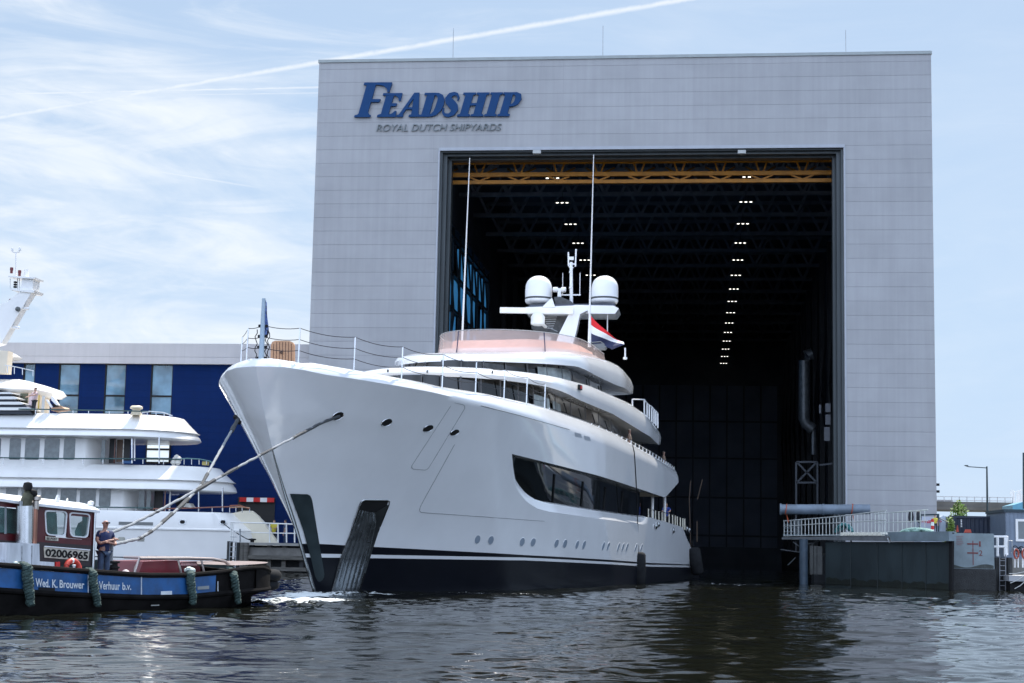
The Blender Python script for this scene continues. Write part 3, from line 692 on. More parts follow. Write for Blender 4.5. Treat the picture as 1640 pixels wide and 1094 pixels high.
hpatch(RA, RB, 40, 54, lambda s, t: .03+.040*abs(math.sin(s*math.pi*6))+.02*math.sin(s*math.pi), 'pocket_ribs', pin)
hpatch([(598.5, 822), (602, 838), (590, 892), (583, 917)], [(621.5, 807), (603.9, 852), (591.5, 893), (584, 918)], 16, 4, lambda s, t: .024+.02*s, 'pocket_cheek', pm('pocket_cheek_metal', (.10, .11, .115), .3, .8, var=.3))
def rim(L, name, r, mt):
    P = []
    for (a, b) in zip(L[:-1], L[1:]):
        for i in range(8):
            q = hp(a[0]+(b[0]-a[0])*i/8, a[1]+(b[1]-a[1])*i/8, .02)
            if q: P.append(q[0])
    g = MB(); g.tube(P, r, 6); g.build(name, mt, yacht, smooth=True)
rim([(529.5, 952), (545, 893), (559, 858), (575.5, 809), (578.5, 803), (583, 800.5), (619, 800.8), (623.5, 803)], 'pocket_rim', .035, steel)
rim([(623.5, 803), (622.5, 809), (604.6, 853), (591, 895), (574, 952)], 'pocket_rim', .018, blackm)
g = MB(); g.tube([Yt(float(us(z))-.02, 0, z) for z in np.linspace(-.2, 5.2, 14)], [.07]*9+[.06, .05, .04, .03, .02], 8); g.build('stem_bar', steel, yacht, smooth=True)
# ---- bulwark stanchions with slack wires on the foredeck
def nearS(px, py, k=1., dw=.5): return solve(px, py, lambda u, z: k*(wh(u, 8)-dw))
posts = [((386, 573), 540, -1), ((395, 571), 526, -1), ((477.7, 579), 525.7, 1), ((566.5, 592), 540, 1), ((643, 604), 555.6, 1), ((708, 618), 567.8, 1), ((761.4, 627), 580, 1), ((807, 637), 592.4, 1), ((843, 646), 604, 1), ((872, 655), 615, 1)]
tops = []
for (bx_, by_), ty, k in posts:
    if k < 0: b = Yt(-4.9 if bx_ < 390 else -5.0, -2.05 if bx_ < 390 else -1.55, 8.2)+Vector((0, 0, 0)); yy = b.y; b = atY(bx_, by_, yy)
    else:
        s = nearS(bx_, by_); b = Yt(*s)
    t_ = atY(bx_+1.2, ty, b.y); t_.x = b.x+.02; tops.append((b, t_)); g = MB(); g.tube([b-Vector((0, 0, .25)), t_], .028, 6); g.build('stanchion', steel, yacht)
wire = pm('slack_wire', (.03, .033, .04), .9, spec=.1)
jb = atY(418.6, 574, Yt(-5.1, -.1, 0).y); jt = atY(422.6, 478, jb.y)
chain = [tops[0], tops[1], (jb, jb+(tops[2][1]-tops[2][0])*1.0)]+tops[2:]
for a, b in zip(chain[:-1], chain[1:]):
    g = MB()
    for f in (.33, .66, 1.):
        p, q = a[0].lerp(a[1], f), b[0].lerp(b[1], f); L = (q-p).length; sag = .02+.035*L
        g.tube([p.lerp(q, t)-Vector((0, 0, sag*4*t*(1-t))) for t in np.linspace(0, 1, 9)], .013, 4)
    g.build('guard_wire', wire, yacht)
# jackstaff + furled flag
g = MB(); g.tube([jb-Vector((0, 0, .2)), jt], [.11, .065], 10); g.build('jackstaff', pm('staff_paint', (.33, .42, .5), .4), yacht, smooth=True)
g = MB()
for f in (.0, .33, .66, .97):
    for dx in (-.13, .13): c = jb.lerp(jb+(tops[2][1]-tops[2][0]), f)+Vector((dx, 0, 0)); g.lathe([(.0, -.05), (.05, -.04), (.05, .05), (0, .07)], c, 7)
g.build('rope_cleat', blackm, yacht)
g = MB()
for dx, ph in ((-.22, 0), (.16, 1), (.24, 2)): g.tube([jb+Vector((dx+.05*math.sin(i*1.9+ph), 0, .0+i*.13)) for i in range(9)], .018, 5)
g.build('halyard', blackm, yacht)
m = MB(); rows = []
for i in range(14):
    t = i/13; z0 = jt.lerp(jb, .02+.60*t); wd = .04+.15*t*(1 if t < .9 else .7); rows.append([z0+Vector((.06+wd*j/5, .05*math.sin(j*1.7+i*.6)+.02, -.02*j)) for j in range(6)])
m.grid(rows); fl = m.build('jack_flag', pm('flag_blue', (.16, .24, .5), .8, var=.5, scale=9), None, smooth=True); tag(fl, 'narrow blue flag hanging furled along the jackstaff at the bow', 'flag')
# teak hatch panel standing on the foredeck
hy = Yt(-2.6, -.9, 0).y; m = MB(); P = PX([(433, 580), (433.5, 553), (436, 547.5), (441, 545.5), (464, 546), (469, 548.5), (471.5, 553), (471.5, 580)], hy); m.prism(P, (0, .12, 0))
hat = thing('deck_hatch', 'upright teak hatch panel on the foredeck behind the jackstaff', 'hatch', (P[0]+P[-1])/2); m.build('panel', teak, hat)
m = MB()
for i in range(1, 8): a, b = P[1].lerp(P[6], i/8), P[0].lerp(P[7], i/8); m.beam(Vector((a.x, hy-.006, a.z+(.12 if 1 < i < 7 else .05))), Vector((b.x, hy-.006, b.z)), .016)
m.lathe([(.0, 0), (.06, .01), (.06, .03), (0, .03)], atY(451, 564.5, hy-.02), 10, (0, -1, 0)); m.build('caulking', pm('caulk', (.07, .035, .025), .7), hat)
# ---- superstructure tiers
def plan(u0, L, W, u1, W1_, n=26, tail=1.2):
    pts = []
    for i in range(n+1):
        a = math.pi/2*i/n; pts.append((u0+L*(1-math.cos(a)), W*math.sin(a)))
    uu = u0+L
    while uu+1.2 < u1: uu += 1.0; pts.append((uu, W+(W1_-W)*max(0, (uu-(u1-5))/5)))
    pts.append((u1, W1_)); pts.append((u1+tail*.5, W1_*.9)); pts.append((u1+tail*.9, W1_*.6)); pts.append((u1+tail, 0))
    return pts
def ring(P, inset, zf):
    """closed ring: near side, then mirrored far side"""
    near = []; n = len(P)
    for i, (u, w_) in enumerate(P):
        a = P[max(i-1, 0)]; b = P[min(i+1, n-1)]
        if i == 0: nx, ny = 1, 0
        elif i == n-1: nx, ny = -1, 0
        else:
            tx, ty = b[0]-a[0], b[1]-a[1]; l = math.hypot(tx, ty); nx, ny = ty/l, -tx/l
        near.append((u+nx*inset, max(w_+ny*inset, 0 if i in (0, n-1) else .001), zf(u)))
    far = [(u, -w_, z) for (u, w_, z) in near[1:-1]][::-1]
    return [Yt(*p) for p in near+far]
def tier(P, rings, name, mt, capz=None, sharp=40):
    g = MB(); R_ = [ring(P, i, zf) for i, zf in rings]; g.grid(R_, closed=True)
    for rr, rev in ((R_[0], True), (R_[-1], False)):
        n = len(rr); h = n//2
        rows = [[rr[i], rr[(n-i) % n]] for i in range(1, h)]
        g.add([rr[0]]+rows[0], [(0, 1, 2)]); g.grid(rows); g.add([rr[h]]+rows[-1], [(0, 1, 2)])
    return g.build(name, mt, yacht, smooth=True, sharp=sharp)
PA = plan(10, 8, 5.3, 42, 4.9); PB = plan(15.5, 7.5, 5.0, 36, 4.4)
zAt = lambda u: interp(u, [10, 13, 17.7, 23, 32, 38, 42.7], [9.78, 9.84, 9.98, 10.16, 10.1, 9.75, 9.25])
zAb = lambda u: interp(u, [10, 12.5, 15, 19.5, 27, 41.2, 43], [9.36, 9.36, 9.33, 9.14, 9.05, 8.28, 8.5])
zBt = lambda u: interp(u, [15.5, 17.8, 21.4, 25.6, 28.6, 31.8, 35, 38], [11.12, 11.32, 11.72, 12.0, 12.2, 12.2, 12.1, 11.85])
zBb = lambda u: interp(u, [15.5, 16.7, 21, 23.6, 28.7, 36.4], [10.66, 10.7, 10.95, 10.84, 10.8, 11.0])
tier(PA, [(1.6, lambda u: zAb(u)+.12), (.25, lambda u: zAb(u)+.03), (.02, lambda u: zAb(u)), (-.04, lambda u: zAb(u)*.6+zAt(u)*.4), (.08, lambda u: zAb(u)*.2+zAt(u)*.8), (.3, zAt), (.75, lambda u: zAt(u)+.10), (1.5, lambda u: zAt(u)+.13)], 'bridge_deck_fascia', white)
tier(PB, [(1.4, lambda u: zBb(u)+.16), (.22, lambda u: zBb(u)+.03), (.0, zBb), (-.03, lambda u: zBb(u)*.6+zBt(u)*.4), (.10, lambda u: zBb(u)*.25+zBt(u)*.75), (.4, lambda u: zBt(u)-.08), (.9, lambda u: zBt(u)+.06), (1.5, lambda u: zBt(u)+.1)], 'sun_deck_fascia', white)
# glass houses
PH1 = plan(9.6, 8, 4.7, 35, 4.2, tail=.6); PH2 = plan(15.3, 7, 4.3, 30, 4.0, tail=.6)
winA = tier(PH1, [(0, lambda u: 7.0), (.12, lambda u: 8.2), (.3, lambda u: zAb(u)+.05)], 'upper_deck_glazing', glass)
tier(PH2, [(0, lambda u: 9.9), (.12, lambda u: 10.4), (.2, lambda u: zBb(u)+.1)], 'bridge_glazing', glass)
def mull(P, us_, z0, z1, ins, nm, r=.05):
    g = MB(); a = ring(P, ins, z0); b = ring(P, ins+.15, z1); n = len(P)
    for i in us_:
        if i < n: g.beam(a[i], b[i], r); 
        if 0 < i < n-1: g.beam(a[len(a)-i], b[len(a)-i], r)
    g.build(nm, pm('glazing_bar', (.05, .05, .055), .4), yacht)
mull(PH1, range(2, 42, 3), lambda u: 7.1, lambda u: zAb(u)+.03, -.03, 'glazing_bars'); mull(PH2, range(2, 40, 4), lambda u: 9.9, lambda u: zBb(u)+.05, -.03, 'glazing_bars')
# pale glossy panels set just outside the glazing
g = MB(); 
for i0, i1 in ((20, 24), (25, 27)):
    a = ring(PH1, -.02, lambda u: 7.6); b = ring(PH1, .1, lambda u: zAb(u)-.35); g.grid([a[i0:i1+1], b[i0:i1+1]])
a = ring(PH2, -.02, lambda u: 9.95); b = ring(PH2, .08, lambda u: zBb(u)-.12); g.grid([a[16:26], b[16:26]])
g.build('pale_gloss_panel', pm('pale_gloss', (.20, .23, .23), .15, var=.5, scale=1.1, spec=.7), yacht, smooth=True)
# side rail of short stanchions on the bulwark
mbr = MB(); rp = []
for i, (zx, zy) in enumerate(((50, 550), (130, 580), (212, 625), (266, 648), (326, 676), (382, 705), (434, 728), (483, 750), (530, 780), (573, 800), (612, 825), (651, 848), (688, 868), (720, 888), (755, 910), (787, 930), (815, 948), (840, 968), (864, 985), (887, 1000), (910, 1015), (931, 1035), (952, 1045))):
    px, py = 940+zx/6.84, 600+zy/6.84; s = nearS(px, py+2+i*.35, 1, .55)
    if not s: continue
    b = Yt(*s); h = .16+i*.020; g = MB(); g.tube([b-Vector((0, 0, .35)), b+Vector((0, 0, h))], .038, 6); g.build('rail_post', whitem, yacht); rp.append(b+Vector((0, 0, h)))
g = MB(); g.tube([Yt(*nearS(880, 655, 1, .55))+Vector((0, 0, .03))]+rp, .03, 6); g.build('hand_rail', steel, yacht)
# rail at aft end of bridge deck
g_pts = [(1013, 639.5, 650), (1032, 640, 659), (1036.5, 646, 662), (1040, 649, 664.5), (1044, 651.5, 668), (1047.5, 655.5, 671), (1050.5, 658.5, 674), (1053.5, 661.5, 678)]
tp_ = []
for px, y0, y1 in g_pts:
    s = solve(px, y1, lambda u, z: 4.75+0*u) or (38, 4.75, 10); b = Yt(*s); t_ = atY(px-.3, y0, b.y); g = MB(); g.tube([b-Vector((0, 0, .3)), t_], .05, 6); g.build('rail_post', whitem, yacht); tp_.append(t_)
g = MB(); g.tube(tp_, .04, 6); g.build('hand_rail', whitem, yacht)
# stern rail
tp_ = []
for zx, zy, zb in ((235, 455, 545), (270, 465, 545), (303, 472, 550), (336, 480, 556), (367, 487, 565), (400, 495, 572), (436, 505, 578), (470, 513, 585), (495, 522, 592), (515, 529, 597), (545, 540, 604), (570, 547, 610), (588, 549, 615)):
    px = 1000+zx/6.075; y0 = 740+zy/6.075; y1 = 740+zb/6.075; s = solve(px, y1, lambda u, z: wh(u, 3.2)-.25)
    if not s: continue
    b = Yt(*s); t_ = atY(px-.4, y0, b.y); g = MB(); g.tube([b-Vector((0, 0, .3)), t_], .04, 6); g.build('rail_post', pm('sun_warm_post', (.7, .66, .55), .4), yacht); tp_.append(t_)  # warm sun on the stern posts put into their colour
g = MB(); g.tube(tp_, .025, 6); g.build('hand_rail', steel, yacht)
# chocks near the stern
for px, py in ((1049, 843), (1053, 840), (1077, 850), (1099, 847), (1103, 849)):
    q = hp(px, py, .05)
    if q: g = MB(); g.lathe([(.0, -.03), (.16, -.02), (.18, .02), (.1, .08), (0, .09)], q[0], 12, q[1]); g.build('mooring_chock', steel, yacht, smooth=True)
# windscreen of the sun deck
pinkg = bpy.data.materials.new('pink_tinted_screen'); pinkg.use_nodes = True; t = pinkg.node_tree; t.nodes.clear(); MATS['pink_tinted_screen'] = pinkg
o_ = N(t, 'ShaderNodeOutputMaterial'); mixs = N(t, 'ShaderNodeMixShader'); tr = N(t, 'ShaderNodeBsdfTransparent'); tr.inputs[0].default_value = (.92, .84, .81, 1)
pb = N(t, 'ShaderNodeBsdfPrincipled'); pb.inputs['Base Color'].default_value = (.80, .62, .57, 1); pb.inputs['Roughness'].default_value = .05
mixs.inputs[0].default_value = .40; t.links.new(tr.outputs[0], mixs.inputs[1]); t.links.new(pb.outputs[0], mixs.inputs[2]); t.links.new(mixs.outputs[0], o_.inputs[0])
PW_ = plan(19.8, 6.2, 3.85, 32, 3.7, tail=.5); g = MB(); a = ring(PW_, 0, lambda u: zBt(u)-.02); b = ring(PW_, .12, lambda u: interp(u, [19, 21, 26, 29, 32.5], [12.72, 12.8, 12.95, 13.0, 12.85]))
n = len(PW_)-3; near = list(range(0, n)); idx = [len(a)-i for i in near[:0:-1]]+near
g.grid([[a[i] for i in idx], [b[i] for i in idx]]); g.build('windscreen', pinkg, yacht, smooth=True)
g = MB(); c = ring(PW_, .12, lambda u: interp(u, [19, 21, 26, 29, 32.5], [12.75, 12.83, 12.98, 13.03, 12.88])); g.tube([c[i] for i in idx], .025, 5); g.build('windscreen_rim', pm('rim_grey', (.25, .25, .26), .4), yacht)
g = MB()
for i in (6, 14): j = len(a)-i; g.beam(a[i], b[i]+Vector((0, 0, .02)), .05) if i == 14 else g.beam(a[j], b[j], .05)
g.build('windscreen_strap', pm('strap_navy', (.03, .03, .07), .6), yacht)
# cushions / lining seen through the screen
g = MB(); a = ring(PW_, .7, lambda u: zBt(u)+.25); b = ring(PW_, .8, lambda u: zBt(u)+.78); g.grid([[a[i] for i in idx], [b[i] for i in idx]]); g.build('sunbed_back', pm('peach_cushion', (.72, .44, .35), .7, var=.12, scale=1.3), yacht, smooth=True)
g = MB(); a = ring(PW_, .05, lambda u: zBt(u)+.0); b = ring(PW_, .10, lambda u: zBt(u)+.30); g.grid([[a[i] for i in idx], [b[i] for i in idx]]); g.build('coaming', white, yacht, smooth=True)
# whip antennas
for (bx_, by_), (tx, ty) in (((739.5, 556), (752.3, 253)), ((943, 556), (950.8, 248))):
    b, t_ = atY(bx_, by_, 91), atY(tx, ty, 91); g = MB(); g.tube([b, b.lerp(t_, .5), t_], [.06, .04, .022], 8); g.build('whip_antenna', whitem, yacht, smooth=True)
# mast group around Y=98
MY = 98.0
def mp(L, Y=MY): return PX(L, Y)
g = MB(); g.prism(mp([(886, 560), (896, 533), (913, 499), (918, 491), (933, 491), (941, 497), (929, 503), (922, 535), (917, 552), (914, 562)], MY-2.0), (0, .9, 0)); g.build('arch_leg', white, yacht, smooth=True, sharp=25)
g = MB(); g.prism(mp([(858, 560), (866, 533), (880, 505), (892, 505), (884, 535), (878, 560)], MY+2.6), (0, .9, 0)); g.build('arch_leg', white, yacht, smooth=True, sharp=25)
g = MB(); P = mp([(838, 496), (842, 492), (916, 489.5), (922, 488.5), (983, 489.5), (991, 494), (985, 502.5), (928, 502), (915, 503.5), (845, 503)], MY-1.2); g.prism(P, (0, 2.6, 0)); g.build('mast_platform', white, yacht, smooth=True, sharp=25)
g = MB(); g.prism(mp([(844, 491.5), (850, 488), (985, 486), (984, 489)], MY-.9), (0, 2.0, 0)); g.build('platform_top', pm('grey_slate_paint', (.05, .06, .09), .4), yacht)
g = MB(); g.prism(mp([(849, 515), (852, 527), (862, 533), (893, 536), (905, 520), (912, 503), (860, 503)], MY-.4), (0, 1.5, 0))
g.prism(mp([(887, 476), (897, 475), (914, 482), (921, 488), (890, 490)], MY-.5), (0, 1., 0)); g.build('mast_funnel', pm('mast_dark_grey', (.05, .055, .06), .35, var=.5, scale=3), yacht)
g = MB()
for k in range(6): a = atY(872+k*.8, 508+k*3.6, MY-.45); b = atY(892-k*1.2, 507.5+k*3.6, MY-.45); g.beam(a, b, .03, .05)
a = atY(868, 520, MY-.5); g.beam(a, atY(893, 531, MY-.5), .04)
g.build('exhaust_louvres', galv, yacht)
g = MB(); g.prism(mp([(868, 492), (880, 480), (884, 477), (889, 492)], MY-1.3), (0, .3, 0)); g.build('bracket', white, yacht)
for cx in (862.3, 968.2):
    c = atY(cx, 489, MY+.2); g = MB(); px_ = (MY+.2)/FPX*1.0; r_ = 22*px_
    prof = [(r_*.45, -.02), (r_*.6, .06), (r_*.93, .12), (r_, .25), (r_*1.0, .34)]; g.lathe(prof, c, 28)
    g.lathe([(r_*.985, .341), (r_*.985, .46)], c, 28, mi=1)
    g.lathe([(r_*.995, .461), (r_, .8), (r_*.985, 1.05)]+[(r_*.985*math.cos(t)**.9, 1.05+r_*.93*math.sin(t)) for t in np.linspace(.1, 1.5, 10)], c, 28)
    g.build('satellite_dome', [pm('dome_white', (.78, .79, .8), .3, var=.03), pm('dome_band', (.06, .065, .07), .5)], yacht, smooth=True, sharp=60)
g = MB(); a, b = atY(801, 497, MY-2.2), atY(918, 498.5, MY-2.2); g.obox((a+b)/2, ((b.x-a.x)/2, 0, (b.z-a.z)/2), (0, .12, 0), (0, 0, .17)); g.build('radar_scanner', pm('scanner_white', (.8, .79, .74), .35), yacht)
g = MB(); g.lathe([(.25, -.5), (.42, -.42), (.42, .05), (.3, .22), (.0, .24)], atY(861.5, 508.5, MY-2.2), 18); g.beam(atY(866, 516, MY-2), atY(874, 524, MY-1), .14); g.build('radar_pedestal', MATS['scanner_white'], yacht, smooth=True)
g = MB()
for cx in (889.5, 902.5): g.lathe([(.0, -.17), (.15, -.15), (.17, 0), (.15, .15), (.0, .17)], atY(cx, 464, MY-.3), 12, (1, 0, 0))
g.beam(atY(889, 464, MY-.3), atY(903, 464, MY-.3), .16); g.tube([atY(896, 466, MY-.3), atY(896, 476, MY-.3)], .12, 8); g.build('searchlight', white, yacht, smooth=True)
g = MB(); g.tube(mp([(915, 486), (914.8, 420)]), [.11, .09], 8); g.tube(mp([(910.3, 404), (910.5, 425), (913, 429), (918, 429), (921.5, 427), (922.5, 402)]), .05, 6)
g.beam(*mp([(911, 414), (919, 414)]), .15, .2); g.lathe([(0, 0), (.07, .02), (.05, .1), (0, .13)], atY(922.5, 402, MY), 8); g.beam(*mp([(911, 423), (922, 423)]), .08)
g.beam(*mp([(899, 472.5), (930, 472.5)]), .08); g.tube(mp([(901, 472), (901.3, 437)]), .02, 5); g.tube(mp([(928.5, 472), (929, 437)]), .025, 5)
for y in (437, 462): g.lathe([(0, 0), (.07, .0), (.07, .1), (0, .1)], atY(913.3, y, MY-.1), 8)
g.build('antenna_mast', white, yacht, smooth=True)
g = MB(); g.tube(mp([(973, 503), (972.6, 541)], MY-.8), .03, 5); g.build('light_staff', whitem, yacht)
g = MB(); g.tube(mp([(945.8, 504), (946, 556)], MY-4), .035, 6); g.build('flag_halyard', whitem, yacht)
for p in ((930, 545), (1003, 568)):
    pass
g = MB(); g.tube(PX([(1001.3, 575), (1001.2, 557)], 94), .05, 6); g.lathe([(0, 0), (.12, .02), (.12, .14), (0, .16)], atY(1001.3, 576, 94), 8); g.build('stern_light', whitem, yacht)
g = MB(); P = PX([(948, 551.5), (965, 550), (971, 555), (968, 558), (950, 558)], 93); g.prism(P, (0, 1, 0)); g.tube(PX([(946, 549), (962, 547.5), (968, 552)], 93.2), .04, 5); g.build('deck_locker', pm('locker_dark', (.12, .13, .14), .5), yacht)
g = MB(); q = solve(929, 620.5, lambda u, z: 5.36+0*u); c = Yt(*q); g.obox(c, YA*.28, YN*.05, (0, 0, .12)); g.build('side_light_box', blackm, yacht)
g = MB(); g.obox(c+YN*.055, YA*.12, YN*.03, (0, 0, .07)); g.build('side_light', redm, yacht)
# fascia seams and small hull fittings
for px, py in ((621, 594), (684.5, 595), (788.5, 596)):
    q = solve(px, py, lambda u, z: np.interp(u, [p[0] for p in PA[:27]], [p[1] for p in PA[:27]])+.05)
    if q: g = MB(); g.lathe([(0, -.02), (.07, -.02), (.07, .03), (0, .03)], Yt(*q), 10, YN); g.build('deck_light', seam, yacht)
# ensign
m = MB(); H0 = [(946.2, 505), (946.4, 520), (947, 534), (946.6, 549)]; T0 = [(991, 545), (998.5, 548.5), (1000, 553), (980, 560)]
Hn = 12; cols_ = []
rows = []
for j in range(10):
    f = j/9*3; k0 = min(int(f), 2); ff = f-k0; a = (H0[k0][0]*(1-ff)+H0[k0+1][0]*ff, H0[k0][1]*(1-ff)+H0[k0+1][1]*ff); b = (T0[k0][0]*(1-ff)+T0[k0+1][0]*ff, T0[k0][1]*(1-ff)+T0[k0+1][1]*ff)
    row = []
    for i in range(Hn+1):
        s = i/Hn; sagy = -6*s*(1-s)*(1 if j > 0 else 1)*(j/9-.45); row.append(atY(a[0]+(b[0]-a[0])*s, a[1]+(b[1]-a[1])*s**.85+sagy+1.2*math.sin(s*9+j*.4)*s, MY-4+.25*math.sin(s*8+j*.5)*s))
    rows.append(row)
m.grid(rows, mis=[0, 0, 0, 1, 1, 1, 2, 2, 2]); en = m.build('ensign', [pm('flag_red', (.62, .012, .02), .8, var=.1), pm('flag_white', (.75, .75, .76), .8, var=.05), pm('flag_navy', (.02, .025, .07), .8, var=.1)], None, smooth=True)
tag(en, 'red, white and navy striped ensign drooping behind the sun deck', 'flag')
# fenders
def fender(pts, r, Y0, lab, top):
    f = thing('fender', lab, 'fender', atY(*pts[1], Y0), 'black cylindrical fenders hanging on the white hull'); g = MB()
    a, b = atY(*pts[0], Y0), atY(*pts[1], Y0); d = b-a
    g.tube([a, a+d*.03, a+d*.09, a+d*.91, a+d*.97, b], [r*.45, r*.8, r, r, r*.8, r*.45], 16); g.build('cushion', rubber, f, smooth=True)
    g = MB(); g.tube(top, .028, 5); g.build('rope', blackm, f)
s = solve(1023, 905); fy = Yt(s[0], s[1]+.42, 0).y
tpq = [hp(x, y, .04)[0] for x, y in ((1012, 713), (1015, 726), (1017, 760), (1019, 795))]
fender([(1023.2, 884), (1022.6, 938)], .38, fy, 'black fender hanging amidships by a long rope from the rail', tpq+[atY(1022, 865, fy), atY(1023.2, 885, fy)])
fender([(1111, 877), (1118, 921)], .40, 105.5, 'black tilted fender hanging at the stern corner of the yacht', [atY(1111, 879, 105.5), atY(1109, 865, 105.7)])
# people on the aft decks
def small_person(base, h, shirt, legs, lab, lean=.0, face=(0, -1), group=None, hairc=(.03, .02, .015), skin=(.42, .24, .17), arms='down', cap=None):
    p = thing('person', lab, 'person', base, group); s = h/1.78; f = Vector((face[0], face[1], 0)).normalized(); r_ = Vector((-f.y, f.x, 0)); up = Vector((0, 0, 1)); B = Vector(base)
    def W(x, y, z): return B+(r_*x+f*(y+lean*z)+up*z)*s
    def skinmesh(J, E_, nm, mt):
        me = bpy.data.meshes.new(nm); me.from_pydata([W(*j[:3])-B for j in J], E_, []); o = bpy.data.objects.new(nm, me); scene.collection.objects.link(o)
        md = o.modifiers.new('s', 'SKIN'); md.use_smooth_shade = True
        for v, j in zip(me.skin_vertices[0].data, J): v.radius = (j[3]*s, (j[4] if len(j) > 4 else j[3])*s)
        me.skin_vertices[0].data[0].use_root = True
        sb = o.modifiers.new('u', 'SUBSURF'); sb.levels = 1; sb.render_levels = 1
        bpy.context.view_layer.update(); nm_ = bpy.data.meshes.new_from_object(o.evaluated_get(bpy.context.evaluated_depsgraph_get()))
        nm_.materials.clear(); nm_.materials.append(mt)
        for pl in nm_.polygons: pl.use_smooth = True; pl.material_index = 0
        bpy.data.objects.remove(o); o2 = bpy.data.objects.new(nm, nm_); scene.collection.objects.link(o2); o2.parent = p; return o2
    if arms == 'folded':
        AR = [[(.20, .01, 1.42, .06), (.29, .02, 1.22, .052), (.27, .14, 1.10, .045), (.06, .27, 1.13, .036), (-.10, .27, 1.16, .03)], [(-.20, .01, 1.42, .06), (-.29, .04, 1.21, .052), (-.25, .16, 1.12, .045), (-.05, .25, 1.20, .036), (.12, .27, 1.23, .03)]]
    elif arms == 'reach':
        AR = [[(.20, .0, 1.42, .055), (.26, .18, 1.25, .045), (.2, .42, 1.2, .035), (.17, .52, 1.2, .03)], [(-.20, .0, 1.42, .055), (-.26, .16, 1.22, .045), (-.2, .4, 1.12, .035), (-.17, .5, 1.1, .03)]]
    else: AR = [[(.20, .0, 1.42, .055), (.26, .0, 1.15, .045), (.25, .07, .9, .035), (.25, .09, .82, .03)], [(-.20, .0, 1.42, .055), (-.26, .02, 1.15, .045), (-.25, .10, .92, .035), (-.25, .12, .84, .03)]]
    # one continuous body: pelvis root, legs, torso, neck, head, arms
    J = [(0, 0, .95, .15, .11), (0, 0, 1.15, .14, .10), (0, 0, 1.36, .17, .11), (0, 0, 1.47, .09, .07), (0, .0, 1.53, .055), (0, .01, 1.60, .08, .085), (0, .015, 1.68, .092, .10), (0, .0, 1.75, .06, .07)]
    E_ = [(0, 1), (1, 2), (2, 3), (3, 4), (4, 5), (5, 6), (6, 7)]
    for sg_ in (1, -1):
        n0 = len(J); J += [(sg_*.09, 0, .86, .09), (sg_*.11, .02, .48, .062), (sg_*.11, -.01, .12, .045), (sg_*.12, .0, .05, .045), (sg_*.13, .14, .035, .035)]; E_ += [(0, n0), (n0, n0+1), (n0+1, n0+2), (n0+2, n0+3), (n0+3, n0+4)]
    for A_ in AR:
        n0 = len(J); J += A_; E_ += [(2, n0)]+[(n0+i, n0+i+1) for i in range(len(A_)-1)]
    skinmesh(J, E_, 'body', pm('skin_%d' % int(skin[0]*100), skin, .5, var=.08, scale=20))
    # clothes: slightly larger skins over the body
    sh = [(0, 0, 1.13, .165, .13), (0, 0, .88, .17, .135), (0, 0, 1.36, .185, .125), (0, 0, 1.47, .10, .08)]; Es = [(0, 1), (0, 2), (2, 3)]
    for A_ in AR:
        n0 = len(sh); e = Vector(A_[1][:3]); a0 = Vector(A_[0][:3]); mid = a0.lerp(e, .75); sh += [tuple(a0)+(.075,), tuple(mid)+(.066,)]; Es += [(2, n0), (n0, n0+1)]
    skinmesh(sh, Es, 'shirt', shirt)
    tr_ = [(0, 0, .95, .16, .12), (.09, 0, .86, .105), (.11, .02, .48, .082), (.11, -.01, .10, .065), (-.09, 0, .86, .105), (-.11, .02, .48, .082), (-.11, -.01, .10, .065)]
    skinmesh(tr_, [(0, 1), (1, 2), (2, 3), (0, 4), (4, 5), (5, 6)], 'trousers', legs)
    for sg_ in (1, -1):
        g = MB(); c = W(sg_*.12, .05, .05); g.obox(c, r_*.05*s, f*.14*s, up*.045*s); g.build('shoe', blackm, p, smooth=True)
    if cap != 'bald':
        g = MB(); c = W(0, -.012, 1.70); g.lathe([(.098*s*math.cos(t), .085*s*math.sin(t)) for t in np.linspace(-.1, 1.5, 6)], c, 12, (up-f*.35)); g.build('hair', pm('hair_dark', hairc, .7), p, smooth=True)
    # hands: palm with five curled fingers
    for A_ in AR:
        h0 = Vector(A_[-1][:3]); d = (h0-Vector(A_[-2][:3])).normalized(); side = d.cross(Vector((0, .3, 1))).normalized(); nn = side.cross(d)
        g = MB(); g.tube([W(*h0), W(*(h0+d*.05)), W(*(h0+d*.09))], [.032*s, .042*s, .03*s], 8)
        for k, L in enumerate((.065, .075, .07, .055)):
            b0 = h0+d*.085+side*(k-1.5)*.018; g.tube([W(*b0), W(*(b0+d*L*.5-nn*.006)), W(*(b0+d*L*.8-nn*.03))], [.010*s, .009*s, .007*s], 6)
        b0 = h0+d*.03+side*.035; g.tube([W(*b0), W(*(b0+side*.02+d*.03)), W(*(b0+side*.015+d*.06-nn*.01))], [.012*s, .010*s, .008*s], 6)
        g.build('hand', MATS['skin_%d' % int(skin[0]*100)], p, smooth=True)
    return p, W
denim = pm('denim', (.035, .06, .11), .8, var=.3, scale=9); navyshirt = pm('navy_shirt', (.012, .022, .085), .8, var=.2, scale=6, bump=.01)
blueshirt = pm('bright_blue_shirt', (.01, .05, .30), .8); darkc = pm('dark_cloth', (.02, .022, .03), .8)
s = solve(1067, 838, lambda u, z: 5.0+0*u); small_person(Yt(s[0], 5.0, W1(s[0])-.22), 1.75, blueshirt, darkc, 'person in a bright blue shirt on the aft main deck of the superyacht', arms='reach', lean=.08)
